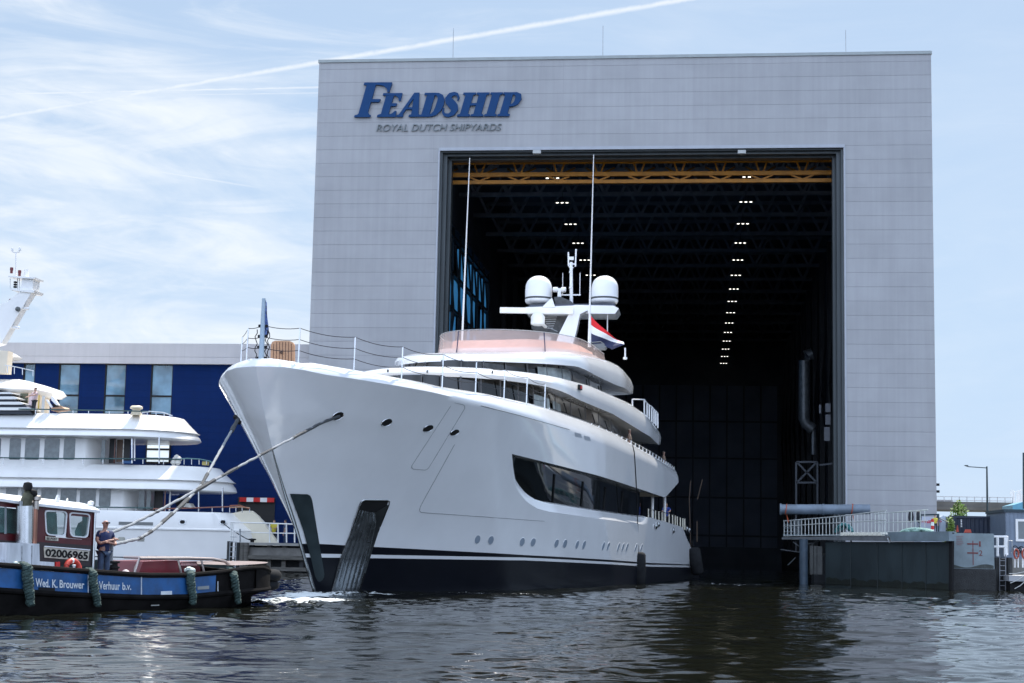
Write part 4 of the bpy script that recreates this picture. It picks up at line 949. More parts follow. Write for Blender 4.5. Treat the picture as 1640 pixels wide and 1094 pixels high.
for px, py, lab, c in ((1008, 706, 'crew person in dark clothes leaning over the side rail above the long rope', darkc), (1063, 735, 'person standing at the far aft rail of the upper deck', darkc)):
    s = solve(px, py, lambda u, z: wh(u, 8)-1.0); small_person(Yt(s[0], s[1], CAP(min(s[0], 42))-.73), 1.7, pm('khaki_cloth', (.16, .11, .08), .8), c, lab, arms='down', face=(.98, -.17), skin=(.2, .11, .08))
# vertical drip hose lines kept: small boom behind the stern
m = MB(); m.tube(PX([(1106, 770), (1104, 800), (1107, 905)], 114), .035, 6); m.tube(PX([(1117, 800), (1125, 768)], 114), .04, 5); m.tube(PX([(1116.5, 835), (1116.3, 868)], 114), .05, 5); hb = m.build('dock_davit', pm('orange_brown_steel', (.035, .018, .008), .6), None); tag(hb, 'thin upright rods standing in the dark hall behind the stern', 'davit')
# ================================================================== MOORED YACHT ON THE LEFT
LY = 99.0; LB_ = 8.6
def lz(y, x=150): return atY(x, y, LY).z
def lx(x, y=750): return atY(x, y, LY).x
def lxm(x, y=750): return atY(x, y, LY+LB_/2).x
ly = thing('motor_yacht', 'older white motor yacht with warm light painted on cream walls moored in front of the blue workshop', 'yacht', (lx(150), LY+4, 0))
XW = -62
def lplan(x0, xr, Rr, beam=LB_, y0=LY, n=14):
    """plan outline: straight from x0, rounded towards the stern end xr; y from y0 to y0+beam"""
    P = [(x0, y0)]; xx = x0
    while xx+2 < xr-Rr: xx += 2; P.append((xx, y0))
    c = beam/2
    for i in range(n+1):
        a = math.pi/2*i/n; P.append((xr-Rr+Rr*math.sin(a)**.9 if i else xr-Rr, y0+c*(1-math.cos(a))))
    return P
def lring(P, inset, z, y0=LY, beam=LB_):
    near = []; n = len(P)
    for i, (x, y) in enumerate(P):
        a = P[max(i-1, 0)]; b = P[min(i+1, n-1)]
        if i == n-1: nx, ny = 1, 0
        else:
            tx, ty = b[0]-a[0], b[1]-a[1]; l = math.hypot(tx, ty); nx, ny = ty/l, -tx/l
        zz = z(x) if callable(z) else z
        near.append((x-nx*inset, min(y-ny*inset, y0+beam/2), zz))
    far = [(x, 2*y0+beam-y, zz) for x, y, zz in near[:-1]][::-1]
    return [Vector(p) for p in near+far]
def lslab(P, rings, name, mt, y0=LY, beam=LB_, mis=None, sharp=40):
    g = MB(); R_ = [lring(P, i, z, y0, beam) for i, z in rings]; g.grid(R_, closed=True, mis=mis)
    for rr in (R_[0], R_[-1]):
        n = len(rr); h = n//2; g.grid([[rr[i], rr[n-1-i]] for i in range(h)]+[[rr[h], rr[h]]])
    return g.build(name, mt, ly, smooth=True, sharp=sharp)
# hull
hullP = lplan(XW, lx(412, 815), 3.2)
z815, z845, z893, z897 = lz(817), lz(845), lz(892.5), lz(897)
g = MB()
def hx(z): return interp(z, [0, lz(868), lz(850), lz(835), lz(817)], [lxm(452, 880), lxm(445, 868), lxm(434, 850), lxm(424, 835), lxm(403, 817)])
rows = []; mis = []
for z, o, mi in ((-1, .5, 1), (z897, .12, 1), (z897+.02, .12, 0), (z893, .1, 1), (z893+.07, .1, 0), (z845-.08, .0, 0), (z845-.04, -.07, 0), (z845+.04, -.07, 0), (z845+.08, .0, 0), (z815-.1, .0, 0), (z815, .06, 0), (z815, .3, 0)):
    e = hx(max(z, 0)); P = lplan(XW, e, 1.6); rows.append(lring(P, o, z)); mis.append(mi)
g.grid(rows, closed=True, mis=mis)
rr = rows[-1]; n = len(rr); h = n//2; g.grid([[rr[i], rr[n-1-i]] for i in range(h)])
g.build('hull', [cream, pm('dark_green_bottom', (.006, .018, .02), .4)], ly, smooth=True, sharp=40)
# port openings and slots in the hull
def lbox(x0, x1, y0, y1, nm, mt, dy=-.02, th=.04, rnd=None):
    g = MB(); a, b = atY(x0, y1, LY+dy), atY(x1, y0, LY+dy)
    if rnd:
        P = []; r_ = rnd
        for cx, cz, s0 in ((b.x-r_, b.z-r_, 0), (a.x+r_, b.z-r_, 90), (a.x+r_, a.z+r_, 180), (b.x-r_, a.z+r_, 270)):
            for k in range(6): t = R(s0+k*18); P.append((cx+r_*math.cos(t), LY+dy, cz+r_*math.sin(t)))
        g.prism(P, (0, th, 0))
    else: g.box(a.x, b.x, LY+dy, LY+dy+th, a.z, b.z)
    return g.build(nm, mt, ly)
lbox(190, 245, 836.5, 840.5, 'hull_slot', pm('slot_grey', (.16, .17, .17), .4))
for x0 in (187, 218): lbox(x0, x0+15, 859, 867.5, 'porthole', pm('port_rim', (.35, .35, .33), .3, .5), rnd=.14, dy=.04); lbox(x0+1.5, x0+13.5, 860.3, 866.3, 'porthole_glass', pm('warm_grey_glass', (.3, .3, .26), .08, var=.3), rnd=.1, dy=.025)
for x0 in (286, 351): lbox(x0, x0+12, 832, 840, 'hawse_opening', steel, rnd=.13); lbox(x0+2, x0+10, 833.2, 838.8, 'hawse_hole', blackm, rnd=.1, dy=-.035)
# stern wing sloping down to the quay
g = MB(); P = PX([(372, 822), (390, 818), (402, 818), (412, 826), (424, 841), (435, 857), (443, 868), (448, 882), (372, 882)], LY+1.3); g.prism(P, (0, .5, 0)); g.build('stern_wing', pm('stern_lit_cream', (.72, .66, .52), .4, var=.06), ly, smooth=True, sharp=30)  # warm light on the stern painted into its cream colour
# decks as slabs: fascia 1 (upper), fascia 2 (bridge)
def fascia(xr, ytop, ymid, ylow, ybot, xtop):
    zt, zm, zl, zb = lz(ytop), lz(ymid), lz(ylow), lz(ybot)
    P = lplan(XW, lxm(xr, ylow), 4.5)
    lslab(P, [(1.3, zb), (.12, zb+.02), (.0, zl), (.10, zl+(zm-zl)*.45), (.30, zm-.06), (.10, zm), (.25, zm+.08), (.75, zm+(zt-zm)*.55), (1.15, zt-.04), (1.35, zt)], 'deck_fascia', cream)
fascia(376, 742, 766, 781.5, 783.5, 345); fascia(318, 660, 686, 697.5, 700, 275)
# superstructure walls
def house(xr, ytop, ybot, inset, nm, mt, Rr=.8):
    P = lplan(XW, lx(xr, ytop)-.6, Rr, beam=LB_-2*inset, y0=LY+inset); lslab(P, [(0, lz(ybot)-.3), (0, lz(ytop)+.05)], nm, mt, y0=LY+inset, beam=LB_-2*inset)
house(222, 783, 818, .9, 'main_deck_house', cream); house(160, 700, 742, .9, 'upper_deck_house', cream)
lg = pm('reflective_grey_glass', (.10, .125, .13), .10, var=.35, scale=3, spec=.8, bump=.004, bscale=5)
for x0, x1 in ((8, 29), (33, 60), (65, 92), (96, 123), (127, 154), (158, 178)): lbox(x0, x1, 779.5, 811, 'cabin_window', lg, dy=.88, rnd=.1)
for x0, x1 in ((-12, 2), (14, 34), (39, 64), (70, 96), (101, 121)): lbox(x0, x1, 702, 736, 'cabin_window', lg, dy=.88, rnd=.1)
# aft saloon doors (dark openings, wooden jambs)
for pts, mt, nm, dy in (((221, 232, 783, 816), lg, 'saloon_window', 1.2), ((234, 242, 783, 816), lg, 'saloon_window', 1.2), ((246, 262, 781, 820), dark, 'saloon_door', 1.6), ((262, 266, 782, 820), wood, 'door_jamb', 1.5), ((270, 274, 782, 818), cream, 'door_post', 1.5),
                         ((161, 169, 704, 740), lg, 'saloon_window', 1.2), ((174, 186, 703, 742), dark, 'saloon_door', 1.6), ((186, 197, 704, 740), pm('brown_interior', (.10, .06, .04), .6), 'door_panel', 1.7), ((197, 209, 703, 742), dark, 'saloon_door', 1.6), ((182, 185, 704, 741), wood, 'door_jamb', 1.5)):
    lbox(*pts[:2], pts[2], pts[3], nm, mt, dy=dy)
for x, y0, y1, mt in ((211.5, 699, 742, steel), (255, 699, 742, steel), (318.5, 781, 818, steel), (356.5, 781, 818, steel), (215.5, 701, 738, cream)):
    g = MB(); dy = .9; g.tube([atY(x, y1, LY+dy), atY(x, y0, LY+dy)], .05, 8); g.build('deck_pillar', mt, ly, smooth=True)
# railings: teal/varnished cap rails with posts
def lrail(pts, posts_, yb, mt, nm='hand_rail', dy=.5, r=.045):
    g = MB(); g.tube([atY(x, y, LY+dy) for x, y in pts], r, 6); g.build(nm, mt, ly)
    for x in posts_:
        y = interp(x, [p[0] for p in pts], [p[1] for p in pts]); b = yb(x) if callable(yb) else yb
        g = MB(); g.tube([atY(x, b, LY+dy), atY(x, y, LY+dy)], .028, 6); g.build('rail_post', steel, ly)
lrail([(-10, 733), (120, 734.5), (255, 735), (290, 736)], range(5, 256, 32), 743, railm)
lrail([(290, 735), (300, 734.3), (320, 735.5), (335, 738.5), (344, 743)], (262, 295, 307, 319, 331), 744, pm('teal_rail_cover', (.1, .2, .2), .6))
lrail([(110, 812), (180, 812.5), (245, 813.5)], (160, 172, 218), 819, railm); lrail([(245, 815), (300, 814), (355, 812), (372, 811.5)], (250, 265, 318, 340, 357), 820, wood)
lrail([(368, 813), (385, 812), (400, 813.5)], (368, 378, 388, 400), 821, teak); lrail([(368, 810), (384, 809.5), (400, 815)], (), 821, pm('rust_pipe', (.25, .08, .04), .6))
lrail([(30, 655), (60, 655.5), (110, 656.5), (200, 658), (238, 659)], (57, 79, 117, 142, 175, 205, 228), 663, railm)
lrail([(228, 661), (240, 659), (262, 661), (276, 666)], (236, 250, 263, 272), 668, whitem)
g = MB(); a = atY(218, 665, LY+1); g.lathe([(.38, 0), (.30, .2), (.24, .35), (.40, .42), (.40, .52), (.3, .6)], a, 14); g.build('cream_pedestal', pm('pedestal_cream', (.72, .62, .45), .5), ly, smooth=True)
# bridge deck: rounded roof and louvres
zt = lz(597); PR = lplan(XW, lxm(104, 628), 7.5, beam=LB_-1.4, y0=LY+.7)
zr = lambda y: (lambda x: atY(150, y, LY).z)
def roofz(base, drop): return lambda x: lz(base)-drop*max(0, (x-lx(30))/(lxm(104)-lx(30)))**1.4
lslab(PR, [(2.0, roofz(622, .35)), (.3, roofz(625, .35)), (.0, roofz(620, .30)), (.25, roofz(612, .30)), (1.2, roofz(606, .35)), (2.6, roofz(600, .55)), (3.4, roofz(598, .8))], 'bridge_roof', cream, y0=LY+.7, beam=LB_-1.4, sharp=60)
warm = pm('warm_lit_cream', (.74, .64, .50), .5, var=.06)  # warm bounce light off the decks painted into the cream
P3 = lplan(XW, lxm(70, 640), .9, beam=LB_-4, y0=LY+2); lslab(P3, [(0, lz(664)), (0, lz(622))], 'wheelhouse_wall', warm, y0=LY+2, beam=LB_-4)
lbox(31, 45, 630, 660, 'wheelhouse_door', pm('olive_interior', (.09, .09, .05), .5), dy=1.9); lbox(45, 59, 631, 662, 'pink_notice_panel', pm('pale_pink_panel', (.6, .48, .5), .6), dy=1.85); lbox(60, 63.5, 633, 661, 'brass_post', pm('brass', (.5, .35, .08), .4, .6), dy=1.8); lbox(66, 72, 634, 661, 'grey_panel', pm('light_grey_panel', (.5, .52, .52), .5), dy=1.8)
for k, (x1, y0, y1) in enumerate(((29, 635, 639.5), (38, 643.5, 648), (53, 652.5, 657), (22, 628, 631))):
    g = MB(); g.prism(PX([(-40, y0), (x1-7, y0), (x1, (y0+y1)/2+1), (x1-4, y1), (-40, y1)], LY+.55), (0, 1.4, 0)); g.build('louvre_fin', cream, ly)
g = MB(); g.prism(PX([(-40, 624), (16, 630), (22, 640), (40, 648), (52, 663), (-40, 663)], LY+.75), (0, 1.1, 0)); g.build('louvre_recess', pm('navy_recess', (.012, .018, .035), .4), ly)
g = MB(); g.prism(PX([(82, 634), (86, 637), (94, 649), (90, 649), (82, 641)], LY+1.6), (0, .3, 0)); g.prism(PX([(73, 640), (76, 640), (84, 652), (82, 654)], LY+1.5), (0, .12, 0)); g.build('stair_side', cream, ly)
g = MB(); g.prism(PX([(83, 648), (88, 646.5), (93, 651), (88, 653)], LY+1.7), (0, 1., 0)); g.build('stair_opening', blackm, ly)
g = MB(); g.prism(PX([(82, 653), (98, 651), (104, 655), (82, 658)], LY+1.4), (0, 1.2, 0)); g.build('seat_pad', teak, ly)
# upper column, top slab and guard rails
g = MB(); g.prism(PX([(-30, 560), (13, 562), (10, 598), (-30, 598)], LY+2), (0, .8, 0)); g.build('mast_house', warm, ly)
PT = lplan(XW, lxm(36, 560), 5, beam=6, y0=LY+1); lslab(PT, [(1.2, lz(566)), (.15, lz(563.5)), (.0, lz(562)), (.4, lz(556)), (1.4, lz(550)), (2.4, lz(547))], 'top_deck', cream, y0=LY+1, beam=6, sharp=60)
lrail([(8, 585), (22, 587), (36, 590), (54, 594)], (12, 23, 36, 53), lambda x: 596+x*.12, whitem, dy=1.6, r=.03)
# signal mast
g = MB(); g.prism(PX([(-20, 492), (0, 487), (10, 484), (24, 474), (33, 466), (51, 468), (40, 485), (22, 516), (2, 550), (-20, 556)], LY+3.2), (0, .8, 0)); g.build('mast', cream, ly, smooth=True, sharp=30)
g = MB(); g.prism(PX([(36, 443.5), (53, 445), (52, 468), (33, 466.5)], LY+3.3), (0, 1.1, 0)); g.prism(PX([(13, 441.5), (34, 443), (56, 444), (55, 446.5), (34, 445.5), (13, 443.5)], LY+3.1), (0, 1.5, 0)); g.prism(PX([(16, 462), (34, 463.5), (56, 465), (53, 469), (34, 467), (16, 464)], LY+3.1), (0, 1.5, 0)); g.build('mast_head', cream, ly)
g = MB(); g.tube([atY(42.5, 446, LY+3.8), atY(42.5, 432, LY+3.8)], .15, 12); g.build('sensor_drum', whitem, ly, smooth=True)
g = MB(); g.tube([atY(25.5, 443, LY+3.8), atY(25.5, 404, LY+3.8)], [.055, .045], 6); g.tube(PX([(19.5, 403), (25.5, 405), (31.5, 403)], LY+3.8), .05, 6); g.lathe([(0, 0), (.08, .02), (.08, .22), (0, .25)], atY(19.5, 403, LY+3.8), 8); g.lathe([(0, 0), (.1, .02), (.07, .25), (0, .28)], atY(31.5, 402, LY+3.8), 8); g.build('wind_sensor_pole', whitem, ly, smooth=True)
for x, y in ((18.5, 430), (31.3, 434.5), (17, 480.5)):
    g = MB(); c = atY(x, y+3, LY+3.6); g.lathe([(.09, -.2), (.09, 0), (.11, .0), (.11, .18), (.07, .2)], c, 10); o = g.build('navigation_light', pm('lantern_red', (.12, .008, .012), .4), ly, smooth=True)
g = MB()
for x in (16.3, 28, 31): g.tube([atY(x, 463, LY+3.5), atY(x, 446, LY+3.5)], .03, 5)
g.build('mast_strut', whitem, ly)
g = MB(); c = atY(24.5, 456, LY+3.4)
for k in range(3): g.lathe([(.06, -.06), (.12, -.04), (.12, .05), (.06, .07)], c+Vector((0, 0, (k-1)*.16)), 10)
g.build('black_horn', blackm, ly)
for x0, x1, y in ((32, 46.5, 494), (14, 31.5, 524.5)): g = MB(); g.tube([atY(x0, y, LY+3.4), atY(x0+(x1-x0)*.2, y, LY+3.4), atY(x1-1, y+.5, LY+3.4), atY(x1, y+.5, LY+3.4)], [.07, .1, .1, .05], 8); g.build('spreader_light', whitem, ly, smooth=True)
g = MB(); g.lathe([(0, -.1), (.16, -.06), (.16, .06), (0, .1)], atY(28.5, 495, LY+3.1), 10, (0, 1, 0)); g.build('loudspeaker', pm('speaker_grey', (.08, .09, .09), .5), ly)
# deck gear on the aft decks
g = MB()
for k, (x, y, s) in enumerate(((283, 732, .2), (280, 735, .17), (287, 735, .2), (278, 740, .2), (285, 740, .2))):
    g.lathe([(s*.4, -s), (s, -s*.3), (s*.8, s*.4), (s*.2, s*.8)], atY(x, y, LY+2), 7)
g.build('covered_gear', canvas, ly, smooth=True)
g = MB(); a, b = atY(325, 745, LY+.9), atY(333, 739.5, LY+.9); g.box(a.x, b.x, LY+.7, LY+1.2, a.z, b.z); g.build('yellow_gear_bag', pm('faded_yellow', (.55, .45, .15), .7), ly)
g = MB(); g.lathe([(.0, -.12), (.42, -.1), (.45, .0), (.42, .1), (.0, .12)], atY(292, 804.5, LY+2.4), 16, (0, 1, 0)); g.build('covered_tender_wheel', blackm, ly, smooth=True)
g = MB(); g.prism(PX([(294, 812), (297, 806), (303, 806), (308, 813)], LY+2.0), (0, .8, 0)); g.build('grey_cover', canvas, ly, smooth=True)
lbox(196, 211, 738, 742, 'blue_deck_box', pm('box_blue', (.03, .10, .25), .5), dy=.9)
b = atY(53, 663, LY+1.0); small_person(b, 1.72, pm('pale_pink_shirt', (.55, .42, .43), .8), darkc, 'dark-haired person leaning on the bridge deck rail of the moored motor yacht', lean=-.05, arms='reach', face=(-.5, -.85), skin=(.42, .24, .17))
# ================================================================== LEFT QUAY (finger pier)
QY = 97.0; piers = pm('weathered_timber', (.10, .095, .085), .85, var=.45, scale=2.5, bump=.012, stretch=(.4, 1, 3)); pdk = pm('dark_wet_timber', (.02, .022, .024), .7, var=.4, scale=3, bump=.01)
q = thing('pier', 'weathered timber and concrete finger pier with ladder between the yachts', 'pier', (-25.5, QY, 0))
def qx(x, y=880, Y=QY): return atY(x, y, Y).x
def qz(y, Y=QY): return atY(430, y, Y).z
ztop = qz(869.5); xe = qx(500, 880)+14
m = MB(); m.box(qx(379), xe, QY-.1, QY+1.6, qz(873.5), ztop); m.build('deck_slab', concrete, q)
m = MB(); m.box(qx(392), xe, QY+.12, QY+.4, qz(889.5), qz(877)); m.build('concrete_beam', pm('grey_beam', (.15, .145, .135), .85, var=.3, scale=1.5, bump=.01), q)
for y0, y1 in ((889.5, 896), (908, 914)):
    m = MB(); m.box(qx(395), xe, QY-.12, QY+.1, qz(y1), qz(y0)); m.build('waling_timber', piers, q)
for k in range(12):
    x = qx(398)+k*1.02+(.1 if k % 2 else 0); m = MB(); m.box(x, x+.26, QY+.15, QY+.45, -1.2, qz(873.6)); m.build('pile', piers if k % 3 else pdk, q)
m = MB(); m.box(qx(395), xe, QY+1.2, QY+1.5, -1, qz(874)); m.build('back_planks', pdk, q)
for x in (364.5, 377, 384.5, 391): m = MB(); m.tube([(qx(x)+.15, QY-.05, -1.2), (qx(x)+.15, QY-.05, qz(868 if x < 370 else 870))], .17, 10); m.build('mooring_pile', pdk if x < 383 else piers, q, smooth=True)
m = MB()
for x in (370.5, 380.5): m.tube([(qx(x), QY-.32, -.5), (qx(x), QY-.32, qz(869))], .03, 6)
for k in range(9): z = -.3+k*.3; m.tube([(qx(370.5), QY-.32, z), (qx(380.5), QY-.32, z)], .025, 6)
m.build('ladder', galv, q)
rl = thing('quay_railing', 'white painted two-bar railing along the finger pier', 'railing', (qx(430), QY+.3, ztop)); wp = pm('white_rail_paint', (.72, .72, .7), .4)
m = MB(); m.tube([atY(x, y, QY+.3) for x, y in ((369, 836.5), (425, 838), (480, 840), (520, 841))], .045, 6); m.build('top_rail', wp, rl)
m = MB(); m.tube([atY(x, y, QY+.3) for x, y in ((369, 852), (425, 853.5), (480, 854.5), (520, 856))], .035, 6); m.build('mid_rail', wp, rl)
for x in (370, 373, 432, 445.5, 459, 472, 486): m = MB(); m.tube([atY(x, 869, QY+.3), atY(x-.3, 837.5, QY+.3)], .045, 6); m.build('post', wp, rl)
m = MB(); m.tube([atY(384.5, 869, QY+.1), atY(384.5, 847, QY+.1)], .05, 6); tag(m.build('mooring_post', galv), 'slim grey post beside the pier ladder', 'post')
m = MB(); b0 = atY(404, 866, QY+.5); m.tube([atY(355, 836, LY-.1), atY(366, 845, LY-1), atY(382, 855.5, QY+.5), atY(395, 863, QY+.5), b0], .03, 5); tag(m.build('mooring_line', wire), 'dark mooring line from the motor yacht hawse to the pier', 'rope')
m = MB(); m.lathe([(.12, 0), (.12, .12), (.25, .14), (.22, .22), (0, .24)], b0-Vector((0, 0, .1)), 12); tag(m.build('bollard', blackm), 'low black bollard on the pier edge holding the mooring line', 'bollard')
b = atY(438, 869, BY-10); b.z = 1.55; small_person(b, 1.72, pm('hi_vis_yellow', (.5, .42, .04), .7), darkc, 'dock worker in a yellow top on the quay by the loading door', arms='reach')
b = atY(456, 869, BY-6); b.z = 1.55; small_person(b, 1.78, denim, denim, 'dock worker in blue overalls standing on the quay behind the yacht bow', face=(-1, -.2))
# ================================================================== TUG
TP0 = Vector((-17.3, 38.7, 0)); TE = Vector((.41665, .90906, 0)); TN = Vector((.90906, -.41665, 0))
def T_(s, o, z): return TP0+TE*s-TN*o+Vector((0, 0, z))          # s metres aft, o metres inboard
def tp(px, py, off=0.):
    r = Vector(ray(px, py)); r.z = 0; t = (TP0-TN*off).dot(TN)/r.dot(TN); P = Vector((r.x*t, r.y*t, 0)); return Vector((P.x, P.y, CAMH+ray(px, py)[2]*t))
BM = 1.75
tug = thing('tugboat', 'small blue and black towing boat with dark red wheelhouse pulling the yacht', 'boat', T_(5, BM, 0))
SE = 12.15
def tin(s, z=1.0):   # how far the side lies inboard of the near plane
    d = SE-.25-(1-min(z, 1.))*1.9-s
    a = BM*(1-math.sqrt(max(0, 1-max(0, (2.6-d)/2.6)**2.2))) if d < 2.6 else 0
    b = .03*max(0, .5-s)**2
    return min(a+b, BM)
sl_ = list(np.arange(-7, 8.4, .5))+list(np.arange(8.5, 11.95, .1))
gz = lambda s: interp(s, [-7, 0, 1.43, 3.38, 5.25, 7, 8.32, 9.69, 10.4, 12], [1.9, 1.27, 1.19, 1.08, .98, .97, 1.04, 1.16, 1.17, .95])
bz = lambda s: interp(s, [-7, .26, 2.33, 5.3, 7, 9.74, 11.5], [1.1, .61, .48, .35, .34, .47, .52])
tblue = pm('tug_blue_paint', (.012, .085, .25), .35, var=.35, scale=2.2, coat=.2, rvar=.25); tblk = pm('tug_black_hull', (.012, .011, .011), .8, spec=.06, var=.5, scale=1.6, bump=.006, rvar=.2)
g = MB()
def trow(zf, extra=0., zz=1.):
    near = []
    for s in sl_: near.append((s, tin(s, zz)-extra))
    L = [T_(s, min(o, BM), zf(s)) for s, o in near]; F = [T_(s, 2*BM-min(o, BM), zf(s)) for s, o in near][::-1]; return L+F
rows = [trow(lambda s: -.6, -.5, .1), trow(lambda s: 0, -.12, .3), trow(lambda s: bz(s)-.12, 0, .8), trow(bz, 0, .9), trow(lambda s: gz(s)-.09, 0, 1.), trow(lambda s: gz(s)-.085, -.14, 1.), trow(lambda s: gz(s)-.35, -.14, 1.)]
g.grid(rows, mis=[1, 1, 1, 1, 1, 1, 1]); g.build('hull', [tblue, tblk], tug, smooth=True, sharp=30)
g = MB(); rows = []
for z in (lambda s: bz(s)+.05, lambda s: gz(s)-.1): rows.append([T_(s, tin(s, 1)-.012, z(s)) for s in list(np.arange(-7, 8.4, .4))])
g.grid(rows); g.build('blue_side_band', tblue, tug, smooth=True)
# rub rails
for zf, r_, nm in ((lambda s: gz(s)-.02, .065, 'gunwale'), (lambda s: bz(s), .075, 'rub_rail')):
    g = MB(); near = [T_(s, tin(s, 1.)-.02, zf(s)) for s in sl_]+[T_(11.96, BM, zf(12))]; far = [T_(s, 2*BM-tin(s, 1.)+.02, zf(s)) for s in sl_][::-1]; g.tube(near+far, r_, 8); g.build(nm, tblk, tug, smooth=True)
g = MB(); rows = []
for s in sl_: o = tin(s, 1); rows.append([T_(s, o+.02, .58), T_(s, 2*BM-o-.02, .58)])
g.grid(rows); g.build('deck', pm('tug_deck_maroon', (.10, .03, .035), .7, var=.3), tug)
# stern sponson: thick black rubber horseshoe and black stern quarter
g = MB(); L = [T_(11.55+.95*math.cos(a), BM-.95*math.sin(a), .88) for a in np.linspace(-2.1, 2.1, 26)]; g.tube(L, .19, 12); g.tube([v-Vector((0, 0, .3)) for v in L], .14, 10); g.build('stern_fender', rubber, tug, smooth=True)
g = MB(); rows = []
ss = [s for s in sl_ if s > 8.4]
for zf, ex in ((lambda s: bz(s)+.06, .05), (lambda s: gz(s)-.1, .04), (lambda s: gz(s)+.10*(s-8.4)/2.5, .02)): rows.append([T_(s, tin(s, 1)-ex*(1 if s > 9.8 else 0)-.016, zf(s)) for s in ss if s > 9.9])
g.grid(rows); g.build('stern_quarter', tblk, tug, smooth=True)
g = MB(); rows = [[T_(s, min(BM, tin(s, 1)+.05), 1.22+.03*(s-9)), T_(s, max(BM, 2*BM-tin(s, 1)-.05), 1.22+.03*(s-9))] for s in ss if s > 9.0]; g.grid(rows); g.build('stern_deck', pm('pinkish_nonslip', (.20, .155, .15), .8, var=.3), tug)
# panel dividers, name lettering, small plates on the side
wh_ = pm('sign_white', (.62, .66, .7), .5, var=.15, scale=8)
for x, y0, y1 in ((141.5, 921, 953), (226.5, 923, 955), (349, 931, 950)):
    g = MB(); g.beam(tp(x, y1, -.02), tp(x, y0, -.02), .035, .02); g.build('panel_divider', wh_, tug)
g = MB(); g.tube([tp(x, y, -.02) for x, y in ((0, 943), (60, 948.5), (140, 952.5))], .012, 4); g.build('divider_line', wh_, tug)
g = MB()
for w_, x0, x1, yb0, yb1, yt0, yt1, bo in (('Wed.', 57, 79.5, 939.5, 941, 926.2, 927.8, .02), ('K.', 83.5, 92, 941.2, 941.8, 928, 928.6, .02), ('Brouwer', 95.5, 135, 941.6, 943.2, 928.8, 930.6, .018), ('Verhuur', 158.5, 192, 944.2, 945.2, 930.8, 932.5, .018), ('b.v.', 196, 210, 945, 945, 933, 933.5, .02)):
    text_on(g, w_, [tp(x0, yb0, -.03), tp(x1, yb1, -.03), tp(x0, yt0, -.03), tp(x1, yt1, -.03)], bo)
o = g.build('lettering', wh_, tug); o['label'] = 'white hull lettering reading Wed. K. Brouwer Verhuur b.v.'
g = MB(); g.prism([tp(x, y, -.025) for x, y in ((62, 947), (88, 949), (88, 941.8), (62, 940.5))], TN*-.01); g.build('side_grille', blackm, tug)
g = MB(); g.prism([tp(x, y, -.03) for x, y in ((258, 953), (275.5, 952.5), (275.5, 946.5), (258, 947))], TN*-.01); g.build('white_plate', wh_, tug)
g = MB(); g.prism([tp(x, y, -.03) for x, y in ((316.5, 944.5), (335, 943.5), (335, 938), (316.5, 939.5))], TN*-.01); g.build('number_plate', pm('plate_grey', (.25, .27, .28), .6), tug)
g = MB(); g.prism([tp(x, y, -.02) for x, y in ((242, 970.5), (255, 970), (255, 968.4), (242, 969))], TN*-.01); g.build('draught_mark', pm('dull_mark', (.3, .3, .28), .7), tug)
# wheelhouse
WO = .62
maroon = pm('tug_maroon', (.085, .008, .012), .35, var=.25, scale=2, coat=.2); roofw = pm('tug_roof_white', (.74, .75, .77), .35, var=.1, scale=3)
def wp_(L, o=WO): return [tp(x, y, o) for x, y in L]
IN = -TN*2.3
wb = [tp(152, 819, WO), tp(150, 906, WO)]
gl = pm('tug_window_glass', (.05, .16, .15), .05, var=.5, scale=2.5, spec=.9, alpha=.55)
g = MB()
# side wall with openings: built as strips around the two windows and the long forward window
S_ = lambda L, mi=0, o=WO: g.prism(wp_(L, o), -TN*.06, mi)
S_([(-40, 799), (22, 807), (62, 811), (152, 820.5), (152, 824), (62, 816), (22, 813), (-40, 808)])
S_([(62, 816), (72, 817), (75, 860), (62, 858)]); S_([(108, 820), (112, 820.5), (113, 862), (108, 861)]); S_([(145, 823.3), (152, 824), (151, 866), (144, 865)])
S_([(30, 814), (62, 816), (62, 858), (30, 856)]); S_([(-40, 854), (30, 856), (62, 858), (151, 866), (150.5, 874), (-40, 864)])
S_([(112, 820.5), (145, 823.3), (145, 828.5), (112, 825.5)]); S_([(72, 817), (108, 820), (108, 820.5), (72, 817)])
S_([(113, 858), (144, 861), (144, 865), (113, 862)])
g.build('wheelhouse_side', maroon, tug)
g = MB(); g.prism(wp_([(-40, 862), (30, 867), (62, 868), (150.5, 874), (149.5, 907), (-40, 899)], WO-.004), -TN*.06); g.build('wheelhouse_base', pm('tug_dark_base', (.03, .022, .024), .5, var=.3), tug)
g = MB(); P = wp_([(-40, 799), (152, 820.5), (149.5, 907), (-40, 899)]); g.prism([p-TN*1.98 for p in P], -TN*.06)
P = wp_([(151, 820.5), (149.5, 907)]); g.prism([P[1], P[0], P[0]-TN*.45, P[1]-TN*.45], TE*.05); g.prism([P[1]-TN*1.5, P[0]-TN*1.5, P[0]-TN*1.98, P[1]-TN*1.98], TE*.05); g.build('wheelhouse_far_wall', maroon, tug)
